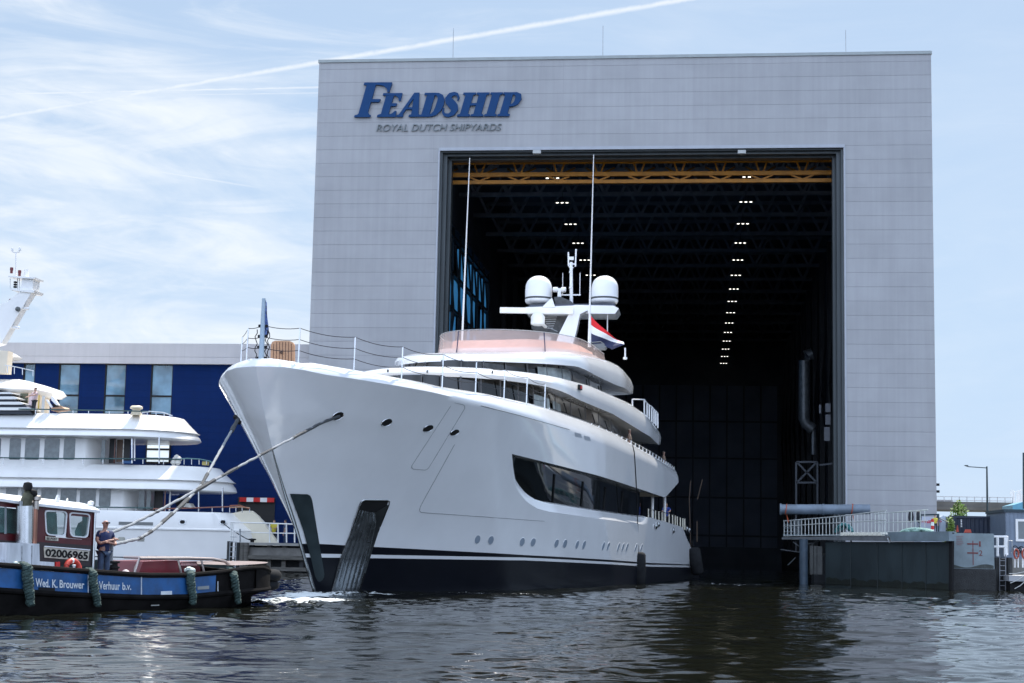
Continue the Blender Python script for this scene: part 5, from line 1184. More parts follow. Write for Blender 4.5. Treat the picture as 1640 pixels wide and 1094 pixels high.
# roof with camber
g = MB(); rows = []
edge = [(-45, 793.5), (22, 803.5), (60, 808), (155, 818.5)]
for f, dz in ((-.12, -.05), (-.12, .02), (.05, .09), (.3, .17), (.6, .22), (1, .23), (1.4, .20), (1.9, .10), (2.15, .0)): rows.append([tp(x, y, WO)-TN*f+Vector((0, 0, dz)) for x, y in edge])
g.grid(rows); a = rows[0]; g.add([r[-1] for r in rows], [tuple(range(len(rows)))]); g.build('roof', roofw, tug, smooth=True, sharp=50)
g = MB(); g.tube([tp(152.5, 819, WO-.04), tp(150, 880, WO-.04), tp(148.5, 917, WO-.04)], .035, 8); g.build('corner_pipe', steel, tug)
def rrect(L, r, o, k=6):
    """rounded quad in photo px (bl, br, tr, tl) on wheelhouse side"""
    P = []; n = 4
    for i in range(4):
        c = Vector(L[i]); p = Vector(L[i-1]); q_ = Vector(L[(i+1) % 4]); a = c+(p-c).normalized()*r; b = c+(q_-c).normalized()*r
        for j in range(k+1): t = j/k; P.append((a*(1-t)**2+c*2*t*(1-t)+b*t*t))
    return [tp(v.x, v.y, o) for v in P]
for L in (((74, 857), (105.5, 859.5), (108.5, 819), (71.5, 816.5)), ((113, 859.5), (141, 862), (145.5, 823), (111, 820))):
    o1 = rrect(L, 7, WO-.02); c = sum((Vector(v) for v in L), Vector((0, 0)))/4; L2 = [tuple(c+(Vector(v)-c)*.90) for v in L]; o2 = rrect(L2, 6, WO-.02)
    g = MB(); g.grid([o1, o2], closed=True); g.grid([o1, [p-TN*.07 for p in o1]], closed=True); g.grid([o2, [p-TN*.07 for p in o2]], closed=True); f = g.build('window_frame', roofw, tug)
    g = MB(); o3 = [p-TN*.03 for p in o2]; g.add(o3, [tuple(range(len(o3)))]); g.build('window_pane', gl, tug)
g = MB(); P = wp_([(-40, 850), (30, 855), (32, 815.5), (-40, 809.5)], WO+.03); g.add(P, [(0, 1, 2, 3)]); g.build('window_pane', gl, tug)
g = MB()
for x in (9, 31): g.prism(wp_([(x, 855), (x+1.6, 855), (x+1.6, 812), (x, 812)], WO-.01), -TN*.05)
g.build('window_bar', galv, tug)
g = MB(); g.prism([tp(x, y, WO+.9) for x, y in ((74, 856), (92, 857), (91, 823), (74, 821))], -TN*.05); g.build('wheelhouse_door', pm('ochre_panel', (.12, .06, .015), .5, var=.5, scale=6), tug)
g = MB(); g.lathe([(0, 0), (.17, .02), (.2, .2), (.12, .42), (0, .5)], tp(131, 863, WO+.6), 12); g.build('helm_seat', blackm, tug, smooth=True)
# number board
g = MB(); g.prism([tp(x, y, WO-.03) for x, y in ((71.5, 893), (141.5, 898.5), (143.5, 882), (70.5, 876))], -TN*.02); nb = g.build('number_board', pm('board_cream', (.5, .47, .40), .5, var=.15, scale=8), tug)
g = MB(); text_on(g, '02006965', [tp(73, 891.3, WO-.045), tp(140.5, 896.8, WO-.045), tp(73, 878.5, WO-.045), tp(141.5, 883.8, WO-.045)], .035)
o = g.build('board_number', blackm, tug); o['label'] = 'black stencilled number 02006965'
g = MB(); g.tube([tp(71, 875.2, WO-.04), tp(144, 881.2, WO-.04)], .018, 5); g.build('board_rail', roofw, tug)
g = MB(); g.prism([tp(x, y, WO-.03) for x, y in ((73, 865), (93.5, 866.5), (93.8, 860.5), (73, 859))], -TN*.015); g.build('name_plate', MATS['board_cream'], tug)
g = MB(); text_on(g, 'BE-POST', [tp(75, 864.3, WO-.04), tp(91.5, 865.6, WO-.04), tp(75, 860.3, WO-.04), tp(91.8, 861.5, WO-.04)], .02); g.build('name_lettering', blackm, tug)
# exhaust pipes in front of the wheelhouse side
def tl(px, py, o=.35): return tp(px, py, o)
g = MB(); g.tube([tl(38.5, 872), tl(39, 810)], .21, 18); g.build('exhaust_casing', steel, tug, smooth=True)
g = MB(); g.tube([tl(31.5, 872), tl(33, 802)], .035, 6); g.tube([tl(36, 803), tl(35, 806), tl(31.5, 840)], .03, 6); g.build('casing_rail', galv, tug)
g = MB(); g.tube([tl(40.5, 813), tl(42, 803), tl(45.5, 793), tl(47, 790.5)], [.14, .15, .14, .15], 14); g.build('exhaust_elbow', pm('soot_olive', (.06, .06, .035), .6, .3, var=.4, scale=6), tug, smooth=True)
g = MB(); g.lathe([(.0, -.10), (.13, -.07), (.155, 0), (.13, .08), (.0, .12)], tl(50.5, 790.5), 12); g.tube([tl(48, 789), tl(45.5, 783)], .05, 8); g.lathe([(.0, -.13), (.1, -.1), (.125, 0), (.1, .09), (0, .12)], tl(44.5, 779), 14); g.build('exhaust_flap', blackm, tug, smooth=True)
g = MB(); g.tube([tl(53.5, 872), tl(55.2, 815)], .085, 12); g.build('copper_pipe', pm('copper_brown', (.36, .17, .12), .35, .7, var=.3), tug, smooth=True)
g = MB(); g.tube([tl(49.5, 872), tl(51.5, 812)], .05, 10); g.tube([tl(56.7, 816), tl(57.3, 797)], .085, 12); g.lathe([(.1, 0), (.13, .02), (.13, .12), (.1, .14)], tl(57.3, 802), 12); g.build('steel_pipe', pm('pipe_tan', (.42, .38, .34), .35, .7), tug, smooth=True)
# white engine casing below the pipes
def casing(L, o, d, nm):
    g = MB(); g.prism([tp(x, y, o) for x, y in L], -TN*d); return g.build(nm, pm('casing_white', (.60, .62, .66), .4, var=.25, scale=5, stretch=(1, 1, .15)), tug)
casing([(10, 915), (64, 918), (63, 871), (11, 869)], .12, .5, 'engine_casing'); casing([(63.6, 915), (87, 917), (87, 900.5), (63.4, 899)], .16, .45, 'engine_casing'); casing([(-30, 912), (9, 913), (9, 896), (-30, 894)], .2, .5, 'engine_casing')
for x in (34, 50): g = MB(); g.prism([tp(v, y, .115) for v, y in ((x, 909), (x+1.2, 909), (x+2.6, 874), (x, 874))], -TN*.004); g.build('soot_streak', pm('streak_grey', (.33, .34, .36), .6, var=.4, scale=12), tug)
# roof fittings
for x, y, r_ in ((92, 811, .05), (107, 812, .03), (145, 816, .09)): g = MB(); g.lathe([(r_*.7, -.02), (r_, .03), (r_*.9, .09), (0, .12)], tp(x, y, WO+.2)+Vector((0, 0, .12)), 10); g.build('roof_lamp', whitem, tug, smooth=True)
g = MB(); g.beam(tp(90, 808, WO+.2)+Vector((0, 0, .12)), tp(93, 800.5, WO+.2)+Vector((0, 0, .12)), .06); g.build('horn', whitem, tug)
# red cylinder, lifebuoy, bollards
lr = thing('lifebuoy', 'orange red lifebuoy leaning below the number board of the towing boat', 'lifebuoy', tp(116, 914, .35)); g = MB(); c = tp(116.5, 912.5, .33); rr_ = .235
L = [c+TE*rr_*math.cos(a)+Vector((0, 0, rr_*math.sin(a)))-TN*(.04*math.sin(a)) for a in np.linspace(0, 2*math.pi, 25)[:-1]]; g.tube(L, .075, 10, closed=True, cap=False); g.build('ring', pm('lifebuoy_red', (.45, .04, .025), .5, var=.35, scale=10), lr, smooth=True)
g = MB(); a0 = 1.65; L = [c+TE*rr_*math.cos(a)+Vector((0, 0, rr_*math.sin(a)))-TN*(.04*math.sin(a)) for a in np.linspace(a0-.13, a0+.13, 5)]; g.tube(L, .079, 10); g.build('band', whitem, lr, smooth=True)
g = MB(); g.tube([tp(118, 917, .25), tp(118.5, 906, .25)], .03, 8); g.lathe([(.05, 0), (.05, .04), (0, .05)], tp(118.5, 907, .25), 8); g.build('small_post', whitem, tug)
m = MB(); m.tube([tp(91.5, 913, .4), tp(91.8, 900, .4)], .07, 12); tag(m.build('fire_extinguisher', redm, smooth=True), 'small red cylinder standing left of the lifebuoy', 'extinguisher')
g = MB(); c = tp(181.5, 915, .9); g.lathe([(.13, 0), (.13, .15), (.17, .17), (.17, .21), (.11, .22), (.11, .30), (.17, .31), (.17, .36), (0, .37)], c-Vector((0, 0, .08)), 16); g.build('towing_bollard', blackm, tug, smooth=True)
g = MB(); g.lathe([(.11, 0), (.12, .06), (.06, .12), (0, .14)], tp(201, 920, .5), 12); g.build('deck_vent', pm('pink_grey', (.5, .42, .44), .6), tug, smooth=True)
g = MB(); g.tube([tp(176, 916, .5), tp(196, 918, .5)], .02, 5); g.build('deck_pipe', steel, tug)
# maroon engine hatch + tube frame
def tb(px, py, o): return tp(px, py, o)
g = MB(); P = [tb(x, y, .75) for x, y in ((221, 921), (229, 899.5), (284, 897.5), (288.5, 905), (289, 920))]; g.prism(P, -TN*1.3); g.build('engine_hatch', pm('hatch_red', (.16, .012, .02), .4, var=.2, scale=2, coat=.2), tug)
g = MB(); P = [tb(x, y, .8) for x, y in ((290.5, 920), (289.5, 901), (314, 899.5), (321, 910), (321, 919))]; g.prism(P, -TN*1.2); g.build('engine_hatch', MATS['tug_maroon'], tug)
g = MB()
for i in range(9):
    a = tb(292+i*2.7, 901-i*.12, .79); g.prism([a, a+TE*.07, a+TE*.07-TN*1.2+Vector((0, 0, .0)), a-TN*1.2], (0, 0, .02))
for i in range(9): a = tb(291.5+i*2.8, 902.5, .785); g.box(a.x-.03, a.x+.03, a.y-.02, a.y+.01, a.z-.06, a.z+.0)
g.build('hatch_tread', pm('tread_pink', (.45, .30, .31), .5, .3), tug)
def frame(o):
    g = MB(); g.tube([tb(215, 920, o), tb(216.5, 911, o), tb(223.5, 894.5, o), tb(300, 894.3, o), tb(340, 895.5, o), tb(360, 899, o), tb(378, 914, o)], .045, 8); g.build('tube_frame', pm('frame_tan_metal', (.40, .34, .32), .35, .7), tug, smooth=True)
frame(.5); frame(2.6)
for x in (285, 322): g = MB(); g.tube([tb(x+5, 919, .5), tb(x, 894.8, .5)]+[tb(x, 894.8, .5)-TN*2.1], .04, 8); g.build('frame_hoop', MATS['frame_tan_metal'], tug, smooth=True)
# rope fenders
def ropefender(P, lab, r=.11, ends=True):
    m = MB(); pts = [Vector(p) for p in P]
    # resample
    L = [0]
    for a, b in zip(pts[:-1], pts[1:]): L.append(L[-1]+(b-a).length)
    def at(t):
        for i in range(len(L)-1):
            if t <= L[i+1]: return pts[i].lerp(pts[i+1], (t-L[i])/(L[i+1]-L[i]))
        return pts[-1]
    n = 46
    for k in range(3):
        S = []
        for i in range(n+1):
            t = L[-1]*i/n; c = at(t); a = i*.75+k*2.094; taper = .75+.35*math.sin(math.pi*min(1, i/n+.1)); S.append(c+TE*r*.55*taper*math.cos(a)+TN*r*.45*taper*math.sin(a))
        m.tube(S, [r*.44*(1+.15*math.sin(i*1.3+k)) for i in range(n+1)], 7)
    o = m.build('rope_fender', teal, smooth=True); tag(o, lab, 'fender', 'plaited teal rope fenders over the gunwale'); return o
ropefender([tp(28, 905, .25), tp(34, 903, .05), tp(43, 907, -.12), tp(44, 925, -.14), tp(47, 950, -.16), tp(49, 969, -.14)], 'plaited teal rope fender left of the lettering Wed. K. Brouwer', .15)
ropefender([tp(136, 915, .2), tp(142, 912.5, .05), tp(149, 917, -.12), tp(149, 932, -.14), tp(153, 950, -.16), tp(157, 970, -.13)], 'plaited teal rope fender hanging between the words Brouwer and Verhuur', .13)
ropefender([tp(300, 915, .2), tp(304, 914.5, .05), tp(305, 920, -.12), tp(306, 938, -.14), tp(309, 955, -.16), tp(309, 967, -.13)], 'plaited teal rope fender with pale top below the maroon engine hatch', .14)
sO = tin(9.5)
ropefender([tp(367, 910, sO+.35), tp(371, 913, sO+.1), tp(375, 922, sO-.15), tp(377, 938, sO-.15), tp(380, 952, sO-.13), tp(382, 966, sO-.1)], 'darker plaited rope fender nearest the black stern of the towing boat', .13)
for (x, y, o) in ((28, 905, .1), (304, 913, .05)):
    m = MB(); c = tp(x, y, o)
    for k in range(7): a = k*.9; m.lathe([(0, -.06), (.07, -.03), (.07, .04), (0, .07)], c+TE*.11*math.cos(a)-TN*.08*math.sin(a)+Vector((0, 0, .03*math.sin(k*2))), 7)
    tag(m.build('rope_knot', pm('pale_rope', (.55, .62, .58), .9, var=.3, scale=20), smooth=True), 'pale frayed rope knot on top of the %s fender' % ('fender left of the lettering, first' if x < 100 else 'hatch-side'), 'rope')
# man standing on the tug
b = T_(4.62, .9, .66); small_person(b, 1.80, navyshirt, denim, 'bald man in navy polo, jeans and sunglasses standing with folded arms on the towing boat', arms='folded', face=(.85, -.55), skin=(.36, .19, .14), cap='bald')
man = [o for o in bpy.data.objects if o.name.startswith('person') and 'bald' in o.get('label', '')][0]
f_ = Vector((.85, -.55, 0)).normalized(); r_ = Vector((-f_.y, f_.x, 0)); hc = b+Vector((0, 0, 1.70))
g = MB(); g.obox(hc+f_*.115+Vector((0, 0, .0)), r_*.062, f_*.012, (0, 0, .020)); g.beam(hc+f_*.11+r_*.06, hc-f_*.01+r_*.09, .008); g.beam(hc+f_*.11-r_*.06, hc-f_*.01-r_*.09, .008); g.build('sunglasses', blackm, man)
g = MB(); g.lathe([(.0, 0), (.018, .01), (.012, .05), (0, .06)], hc+f_*.11+Vector((0, 0, -.055)), 8, tuple(f_*.3+Vector((0, 0, 1)))); g.build('nose', MATS['skin_36'], man, smooth=True)
for s_ in (1, -1): g = MB(); g.lathe([(.0, -.01), (.028, -.005), (.03, .005), (0, .012)], hc+r_*.095*s_-Vector((0, 0, .01)), 8, tuple(r_)); g.build('ear', MATS['skin_36'], man, smooth=True)
# tow ropes
ropem = pm('grey_tow_rope', (.24, .26, .28), .8, var=.25, scale=8, bump=.01); sleeve = pm('dark_chafe_sleeve', (.045, .05, .056), .8, var=.4, scale=9, bump=.01)
hook = tp(178, 905, .9)
def towrope(pix, Y0, Y1, lab, sl_list, r=.042):
    n = len(pix); d = [0]
    for a, b in zip(pix[:-1], pix[1:]): d.append(d[-1]+math.dist(a, b))
    def at(t):
        s = t*d[-1]; x = float(np.interp(s, d, [p[0] for p in pix])); y = float(np.interp(s, d, [p[1] for p in pix])); return atY(x, y, 1/((1-t)/Y0+t/Y1))
    N_ = 80; rng = random.Random(len(pix)*7+int(Y0)); P = []
    for i in range(N_+1):
        v = at(i/N_)+Vector((0, 0, rng.uniform(-.012, .012)-.10*math.sin(math.pi*i/N_)*0)); P.append(v)
    rp_ = thing('tow_rope', lab, 'rope', P[-1]); g = MB(); g.tube(P, [r*(1+.12*math.sin(i*2.1)) for i in range(N_+1)], 8); g.build('line', ropem, rp_, smooth=True)
    for t0, t1, rr in sl_list:
        k = max(3, int((t1-t0)*60)); g = MB(); Q = [at(t0+(t1-t0)*i/k)+Vector((0, 0, rng.uniform(-.012, .012))) for i in range(k+1)]; g.tube(Q, [rr*(.8+.45*rng.random()) for _ in range(k+1)], 7); g.build('chafe_sleeve', sleeve, rp_, smooth=True)
    return rp_
h1 = solve(541, 667); y1 = Yt(*h1).y
towrope([(543, 667), (520, 675), (447, 713), (400, 738), (330, 776.5), (251, 820), (210, 840), (180, 853)], y1, hook.y, 'grey tow rope running from the foremost hull opening down to the towing boat', [(.0, .20, .050), (.27, .36, .046), (.44, .52, .05), (.55, .64, .055), (.80, .84, .046)])
towrope([(381, 672), (374, 684), (342, 741), (323, 776), (292, 809), (248, 847), (225, 862), (175, 874)], Yt(-5.2, 0, 0).y, hook.y, 'thick grey tow rope hanging steeply from the yacht stem then running to the towing boat', [(.0, .07, .07), (.33, .40, .05), (.5, .58, .062), (.62, .69, .06), (.76, .84, .056)], .045)
m = MB(); rr = [tp(178, 905, .9), tp(179, 880, .9), tp(180, 853, .95)]; m.tube([atY(180, 853, hook.y), Vector((hook.x, hook.y, atY(180, 865, hook.y).z)), hook], .04, 7); m.tube([atY(175, 874, hook.y), hook], .05, 7); g2 = m.build('tow_hook_line', ropem, tug, smooth=True)
# chain and shackle at the stem
m = MB(); c = atY(381, 672, Yt(-5.2, 0, 0).y)
for k in range(4): m.lathe([(.03, -.08), (.09, -.03), (.09, .03), (.03, .08)], c+Vector((-.08+.05*k, -.05, .08-.06*k)), 8, (1, .3*k, .5))
m.build('stem_shackle', blackm, yacht)
# ================================================================== DOCK GATE AND GANGWAY
A_ = Vector((7.58, 100.5, 0)); B_ = Vector((13.56, 91.2, 0)); dG = (B_-A_).normalized(); nG = Vector((-dG.y, dG.x, 0)); nG = -nG if nG.y > 0 else nG   # towards camera-left
def gp(px, py, off=0.):   # point on the vertical gate face (offset towards the back by off)
    r = Vector(ray(px, py)); rz = r.z; r.z = 0; n_ = Vector((dG.y, -dG.x, 0)); P0 = A_+(-n_ if n_.y > 0 else -n_)*0
    t = (P0+Bk*off).dot(n_)/r.dot(n_); return Vector((r.x*t, r.y*t, CAMH+rz*t))
Bk = Vector((-dG.y, dG.x, 0)); Bk = Bk if Bk.y > 0 else -Bk
gate = thing('dock_gate', 'dark green floating dock gate swung open at the right of the doorway', 'dock gate', A_.lerp(B_, .5))
gm = pm('gate_green_steel', (.028, .042, .047), .45, .2, var=.35, scale=.6, stretch=(1, 1, .4), bump=.01, rvar=.2)
m = MB(); P = [gp(1322, 868), gp(1520, 868), gp(1520, 980), gp(1322, 980)]; m.prism(P, Bk*.3); m.build('gate_body', gm, gate)
m = MB(); rows = [[gp(x, y, -.012) for x in np.linspace(1323, 1519, 40)] for y in (955,)]; top_ = [Vector((p.x, p.y, .34+.06*math.sin(i*.9)+.05*math.sin(i*2.3))) for i, p in enumerate(rows[0])]; m.grid([[Vector((p.x, p.y, -.3)) for p in rows[0]], top_]); m.build('algae_band', pm('algae_dark', (.008, .012, .008), .6, var=.6, scale=5, bump=.01), gate)
m = MB()
for x in (1362, 1405, 1444, 1482): a = gp(x, 869, -.03); m.beam(a, Vector((a.x, a.y, -.6)), .03)
m.build('plate_seam', pm('seam_dark', (.012, .02, .022), .6), gate)
pt = pm('gate_deck_paint', (.17, .22, .25), .5, var=.25, scale=1)
m = MB(); P = [gp(x, y, -.35) for x, y in ((1421, 852.5), (1519, 851), (1520, 866.5), (1427, 866.5))]; m.prism(P, Bk*.5); m.build('deck_edge_plate', pt, gate)
m = MB(); zd = gp(1425, 853, 0).z-.12; P = [gp(1254, 858, 0), gp(1516, 852, 0), gp(1470, 852, 0)+Bk*2.9, gp(1254, 858, 0)+Bk*2.9]; m.prism([(p.x, p.y, zd) for p in P], (0, 0, -.1)); m.build('walkway_deck', pt, gate)
m = MB(); P = [gp(x, y, -.25) for x, y in ((1252, 860.5), (1420, 858), (1426, 866.5), (1320, 865), (1252, 864))]; m.prism(P, Bk*.4); m.build('walkway_beam', pm('walkway_grey', (.13, .14, .15), .6, var=.3), gate)
m = MB()
for k in range(9):
    x = 1346+k*7.4; P = [gp(v, y, -.3) for v, y in ((x, 858), (x+5.4, 857.8), (x+5.2, 852.4), (x+.4, 852.8))]; m.prism(P, Bk*.5)
m.build('sun_tinted_board', pm('sun_cream_paint', (.78, .76, .66), .6), gate)  # direct sun on the gangway edge painted as pale cream boards
m = MB(); m.tube([gp(1422, 862, -.3), gp(1425, 869, -.3)], .06, 6); m.build('drain_spout', galv, gate)
m = MB(); P = [gp(1520, 852, -.1), gp(1525, 853, -.1), gp(1523.5, 980, -.1), gp(1519, 980, -.1)]; m.prism(P, Bk*.15); m.build('rubber_seal', blackm, gate)
# end box with draught marks 1 and 2
ebx = thing('gate_end_box', 'pale blue-grey steel box with red depth marks 1 and 2 and a dark tarred foot', 'caisson', atY(1558, 945, 92)); EY = 92
m = MB(); a, b = atY(1524.5, 853.5, EY), atY(1590.5, 853.5, EY); zs_ = atY(1560, 905.5, EY).z; zl_ = atY(1560, 911, EY).z
m.box(a.x, b.x+.04, EY, EY+2.4, zl_, a.z); m.build('steel_box', pm('box_blue_grey', (.20, .25, .27), .45, var=.25, scale=1, bump=.006, rvar=.15), ebx)
m = MB(); m.box(a.x-.03, b.x+.12, EY-.05, EY+2.5, -1.2, zl_); m.build('tarred_foot', pm('tar_black', (.012, .013, .014), .55, var=.6, scale=3, bump=.03), ebx)
m = MB(); m.grid([[Vector((a.x+(b.x-a.x)*i/16, EY-.006, zl_+.02)) for i in range(17)], [Vector((a.x+(b.x-a.x)*i/16, EY-.006, zl_+.16+.10*math.sin(i*.42+2.4))) for i in range(17)]]); m.build('tide_stain', pm('stain_dark', (.05, .06, .055), .7, var=.4, scale=4), ebx)
mk = pm('depth_mark_red', (.16, .03, .03), .6, var=.2)
m = MB()
for y, t in ((871, '1'), (885.5, '2')):
    p, q_ = atY(1549, y, EY-.01), atY(1566.5, y, EY-.01); m.box(p.x, q_.x, EY-.02, EY-.004, p.z-.035, p.z+.035)
    text_on(m, t, [atY(1568, y+4.5, EY-.02), atY(1573.5 if t == '2' else 1570.6, y+4.5, EY-.02), atY(1568, y-4, EY-.02), atY(1573.5 if t == '2' else 1570.6, y-4, EY-.02)], 0.)
p = atY(1558, 866, EY); m.box(p.x-.02, p.x+.02, EY-.017, EY-.005, atY(1558, 905, EY).z, p.z); m.build('depth_marking', mk, ebx)
m = MB()
for k in range(6): y = 858.5+k*2.7; p, q_ = atY(1531+k % 2, y+1, EY-.01), atY(1543-(k*3) % 4, y, EY-.01); m.box(p.x, q_.x, EY-.014, EY-.004, p.z, q_.z)
m.build('faded_notice_lines', pm('faded_red_text', (.22, .16, .17), .6), ebx)
# gangway railings with many posts
rp = pm('railing_pale', (.55, .57, .55), .4, .2, var=.15, scale=4)
def railing(nm, lab, top, mid, bot, xs_, off, r=.03, mt=rp):
    t_ = thing(nm, lab, 'railing', gp(*bot[0], off))
    for L, nm2, rr in ((top, 'top_rail', r*1.3), (mid, 'mid_rail', r), (bot, 'bottom_rail', r)):
        m = MB(); m.tube([gp(x, y, off) for x, y in L], rr, 6); m.build(nm2, mt, t_)
    for x in xs_:
        y0 = interp(x, [p[0] for p in bot], [p[1] for p in bot]); y1 = interp(x, [p[0] for p in top], [p[1] for p in top]); m = MB(); m.tube([gp(x, y0, off), gp(x-.15, y1, off)], r*.85, 5); m.build('post', mt, t_)
rg = pm('railing_grey', (.22, .25, .27), .45, .3, var=.2, scale=4)
railing('gangway_railing', 'pale metal railing rising to the right along the near side of the gangway', [(1255, 834.5), (1340, 827.5), (1420, 817.5)], [(1255, 843), (1310, 839), (1420, 833)], [(1255, 858.5), (1420, 856)], np.arange(1256, 1420, 5.6), -.2, .028)
railing('gangway_railing', 'second pale railing behind, reaching past the end of the gangway', [(1400, 823), (1486, 816.5)], [(1400, 838), (1486, 834)], [(1400, 853), (1486, 850)], np.arange(1402, 1486, 7.2), 1.9, .03)
m = MB()
for k in range(6): x = 1256+k*5; m.tube([gp(x, 857, .5), gp(x, 833, .5)], .035, 5)
for y in (834, 840, 846, 852, 857): m.tube([gp(1255, y, .5), gp(1281, y-.5, .5)], .03, 5)
tag(m.build('cage_fence', rg), 'grey mesh cage at the left end of the gangway', 'fence')
# big pipe lying above the gangway
pp = thing('steel_pipe', 'long blue-grey steel pipe lying level behind the gangway railing', 'pipe', atY(1320, 823, 103)); bp_ = pm('pipe_blue_grey', (.16, .20, .25), .45, .2, var=.25, scale=1.2, rvar=.2)
a, b = atY(1250, 815.8, 103), atY(1393, 815.8, 103); m = MB(); m.tube([a, b], .31, 24); m.build('pipe_body', bp_, pp, smooth=True)
m = MB(); m.tube([a-Vector((.04, 0, 0)), a+Vector((.06, 0, 0))], .37, 24); m.build('flange', bp_, pp, smooth=True)
c = a.lerp(b, .47); m = MB(); m.tube([c, c+Vector((.12, 0, 0))], .345, 24); m.build('pipe_joint', bp_, pp, smooth=True)
for k, x in enumerate((.06, .80)):
    c = a.lerp(b, x); m = MB(); m.tube([c+Vector((.05*math.sin(t), -.33*math.cos(t)*1., .33*math.sin(t)*1.0)) for t in np.linspace(-1.2, 3.2, 14)]+[c+Vector((.15, -.2, -.8))], .03, 5); m.build('lifting_strap', pm('strap_orange', (.4, .08, .03), .7), pp)
m = MB(); m.box(a.x+.9, a.x+1., 102.95, 103.05, 1.9, a.z-.3); m.build('pipe_support', steeldk, pp); m = MB(); m.box(b.x-1.2, b.x-1.1, 102.95, 103.05, 1.9, a.z-.3); m.build('pipe_support', steeldk, pp)
# teal hoses and nets on the walkway
def hosepile(x0, x1, y0, h, off, lab, mt, n=10, seed=1):
    rng = random.Random(seed); m = MB()
    for k in range(n):
        P = []; ph = rng.random()*6
        for i in range(16):
            t = i/15; x = x0+(x1-x0)*t; env = math.sin(math.pi*t)**.6; P.append(gp(x, y0-h*env*(.25+.75*abs(math.sin(ph+k*1.3+t*2.2))), off+.5*math.sin(ph+t*5)))
        m.tube(P, .05+.03*rng.random(), 6)
    tag(m.build('net_heap', mt, smooth=True), lab, 'net')
netm = pm('mint_net', (.33, .50, .44), .9, var=.4, scale=14, bump=.02)
hosepile(1443, 1494, 852, 5.5, .7, 'pale mint green fishing-net-like heap on the gate deck', netm, 16, 2)
hosepile(1338, 1366, 852, 13, .8, 'teal hoses coiled behind the gangway railing', pm('teal_hose', (.05, .20, .20), .5, var=.3), 6, 5)
# small figures and clutter on the gate deck
m = MB()
for k, (y0, y1) in enumerate(((853, 848), (848, 842), (842, 836), (836, 831))): m.prism([gp(x, y, 1.3) for x, y in ((1491, y0), (1494, y0), (1494-k*.2, y1), (1491+k*.2, y1))], Bk*.10, k % 2)
tag(m.build('traffic_cone', [whitem, redm]), 'red and white banded cone marker on the gate deck', 'cone')
b = gp(1498, 853, 2.0); small_person(b, 1.0, pm('hi_vis_yellow', (.5, .42, .04), .7), darkc, 'crouching figure in yellow beside the red and white marker on the gate deck')
m = MB(); 
for x in (1473.5, 1503): m.beam(gp(x, 853, 2.6), gp(x, 823.5, 2.6), .09)
m.beam(gp(1473, 825, 2.6), gp(1503.5, 824, 2.6), .08); m.beam(gp(1497, 835, 2.6), gp(1503, 824, 2.6), .06); m.beam(gp(1503, 829, 2.6), gp(1519, 837, 2.6), .04)
tag(m.build('portal_frame', pm('dark_teal_frame', (.012, .035, .05), .5)), 'dark teal portal frame standing on the gate deck before the white kiosk', 'frame')
for k, x in enumerate((1459, 1471.5)):
    b = gp(x, 835, 2.8); g = MB(); g.lathe([(0, -.35), (.14, -.25), (.17, 0), (.12, .3), (0, .36)], b+Vector((0, 0, .25)), 8); tag(g.build('jacket', darkc, smooth=True), 'dark work jacket hanging on the %s' % ('back railing post' if k == 0 else 'portal frame'), 'jacket')
# column and panels under the walkway
m = MB(); a = atY(1287, 866, 99.5); m.tube([(a.x, 99.5, -1), (a.x, 99.5, a.z+.1)], .25, 16); tag(m.build('support_column', pm('column_blue_grey', (.045, .07, .10), .5, var=.3, scale=2), smooth=True), 'round blue-grey column rising from the water under the gangway', 'column')
kp = thing('sheet_panel_stack', 'pale weathered sheets standing under the gangway next to the column', 'panel', atY(1308, 920, 100.5)); 
for k, (x0, x1) in enumerate(((1297, 1302.5), (1303.5, 1308), (1309, 1317))):
    m = MB(); p, q_ = atY(x0, 920, 100.5), atY(x1, 874+k*.5, 100.5); m.box(p.x, q_.x, 100.5+k*.05, 100.6+k*.05, p.z, q_.z); m.build('sheet', pm('pale_sheet', (.07, .072, .07), .7, var=.3, scale=2), kp)
m = MB()
for a, b in (((1250, 880), (1320, 890)), ((1290, 872), (1318, 866)), ((1262, 905), (1274, 893)), ((1286, 884), (1318, 892)), ((1270, 868), (1290, 882)), ((1300, 873), (1312, 862))): m.beam(atY(*a, 101.5), atY(*b, 101.5), .04)
tag(m.build('pipe_brace', pm('dull_pipe', (.06, .07, .08), .5)), 'thin dark crossing pipes under the gangway', 'brace')
m = MB(); m.box(OR+.3, 13.0, FY-6, FY+6, -2, 1.9); m.box(7.2, OR+.3, 103.5, 106, -2, 1.7); tag(m.build('inner_ledge', steeldk), 'low dark concrete ledge in shadow at the right foot of the doorway', 'ledge')
# pile with ladder and white railing at the right
dp = thing('mooring_dolphin', 'dark timber mooring dolphin with white railing and ladder right of the depth marks', 'dolphin', atY(1600, 945, 92.5))
m = MB()
for x in (1594.5, 1599, 1616.5): a = atY(x, 893, 92.6); m.tube([(a.x, 92.6, -1.2), (a.x, 92.6, a.z)], .16, 10)
a, b = atY(1591, 893, 92.7), atY(1620, 893, 92.7); m.box(a.x, b.x, 92.7, 94.5, -1, a.z-.05); m.build('timber_pile', pdk, dp)
m = MB()
for x in (1601, 1610.5): m.tube([atY(x, 950, 92.3), atY(x, 888, 92.3)], .03, 6)
for k in range(7): m.tube([atY(1601, 898+k*8, 92.3), atY(1610.5, 898+k*8, 92.3)], .022, 6)
m.build('ladder', pm('ladder_grey', (.2, .21, .23), .5, .4), dp)
m = MB()
for y in (859.5, 875.5): m.tube([atY(1590, y, 92.5), atY(1612.5, y, 92.5)], .07, 6)
for x in (1597.5, 1610): m.tube([atY(x, 891, 92.5), atY(x, 859, 92.5)], .08, 6)
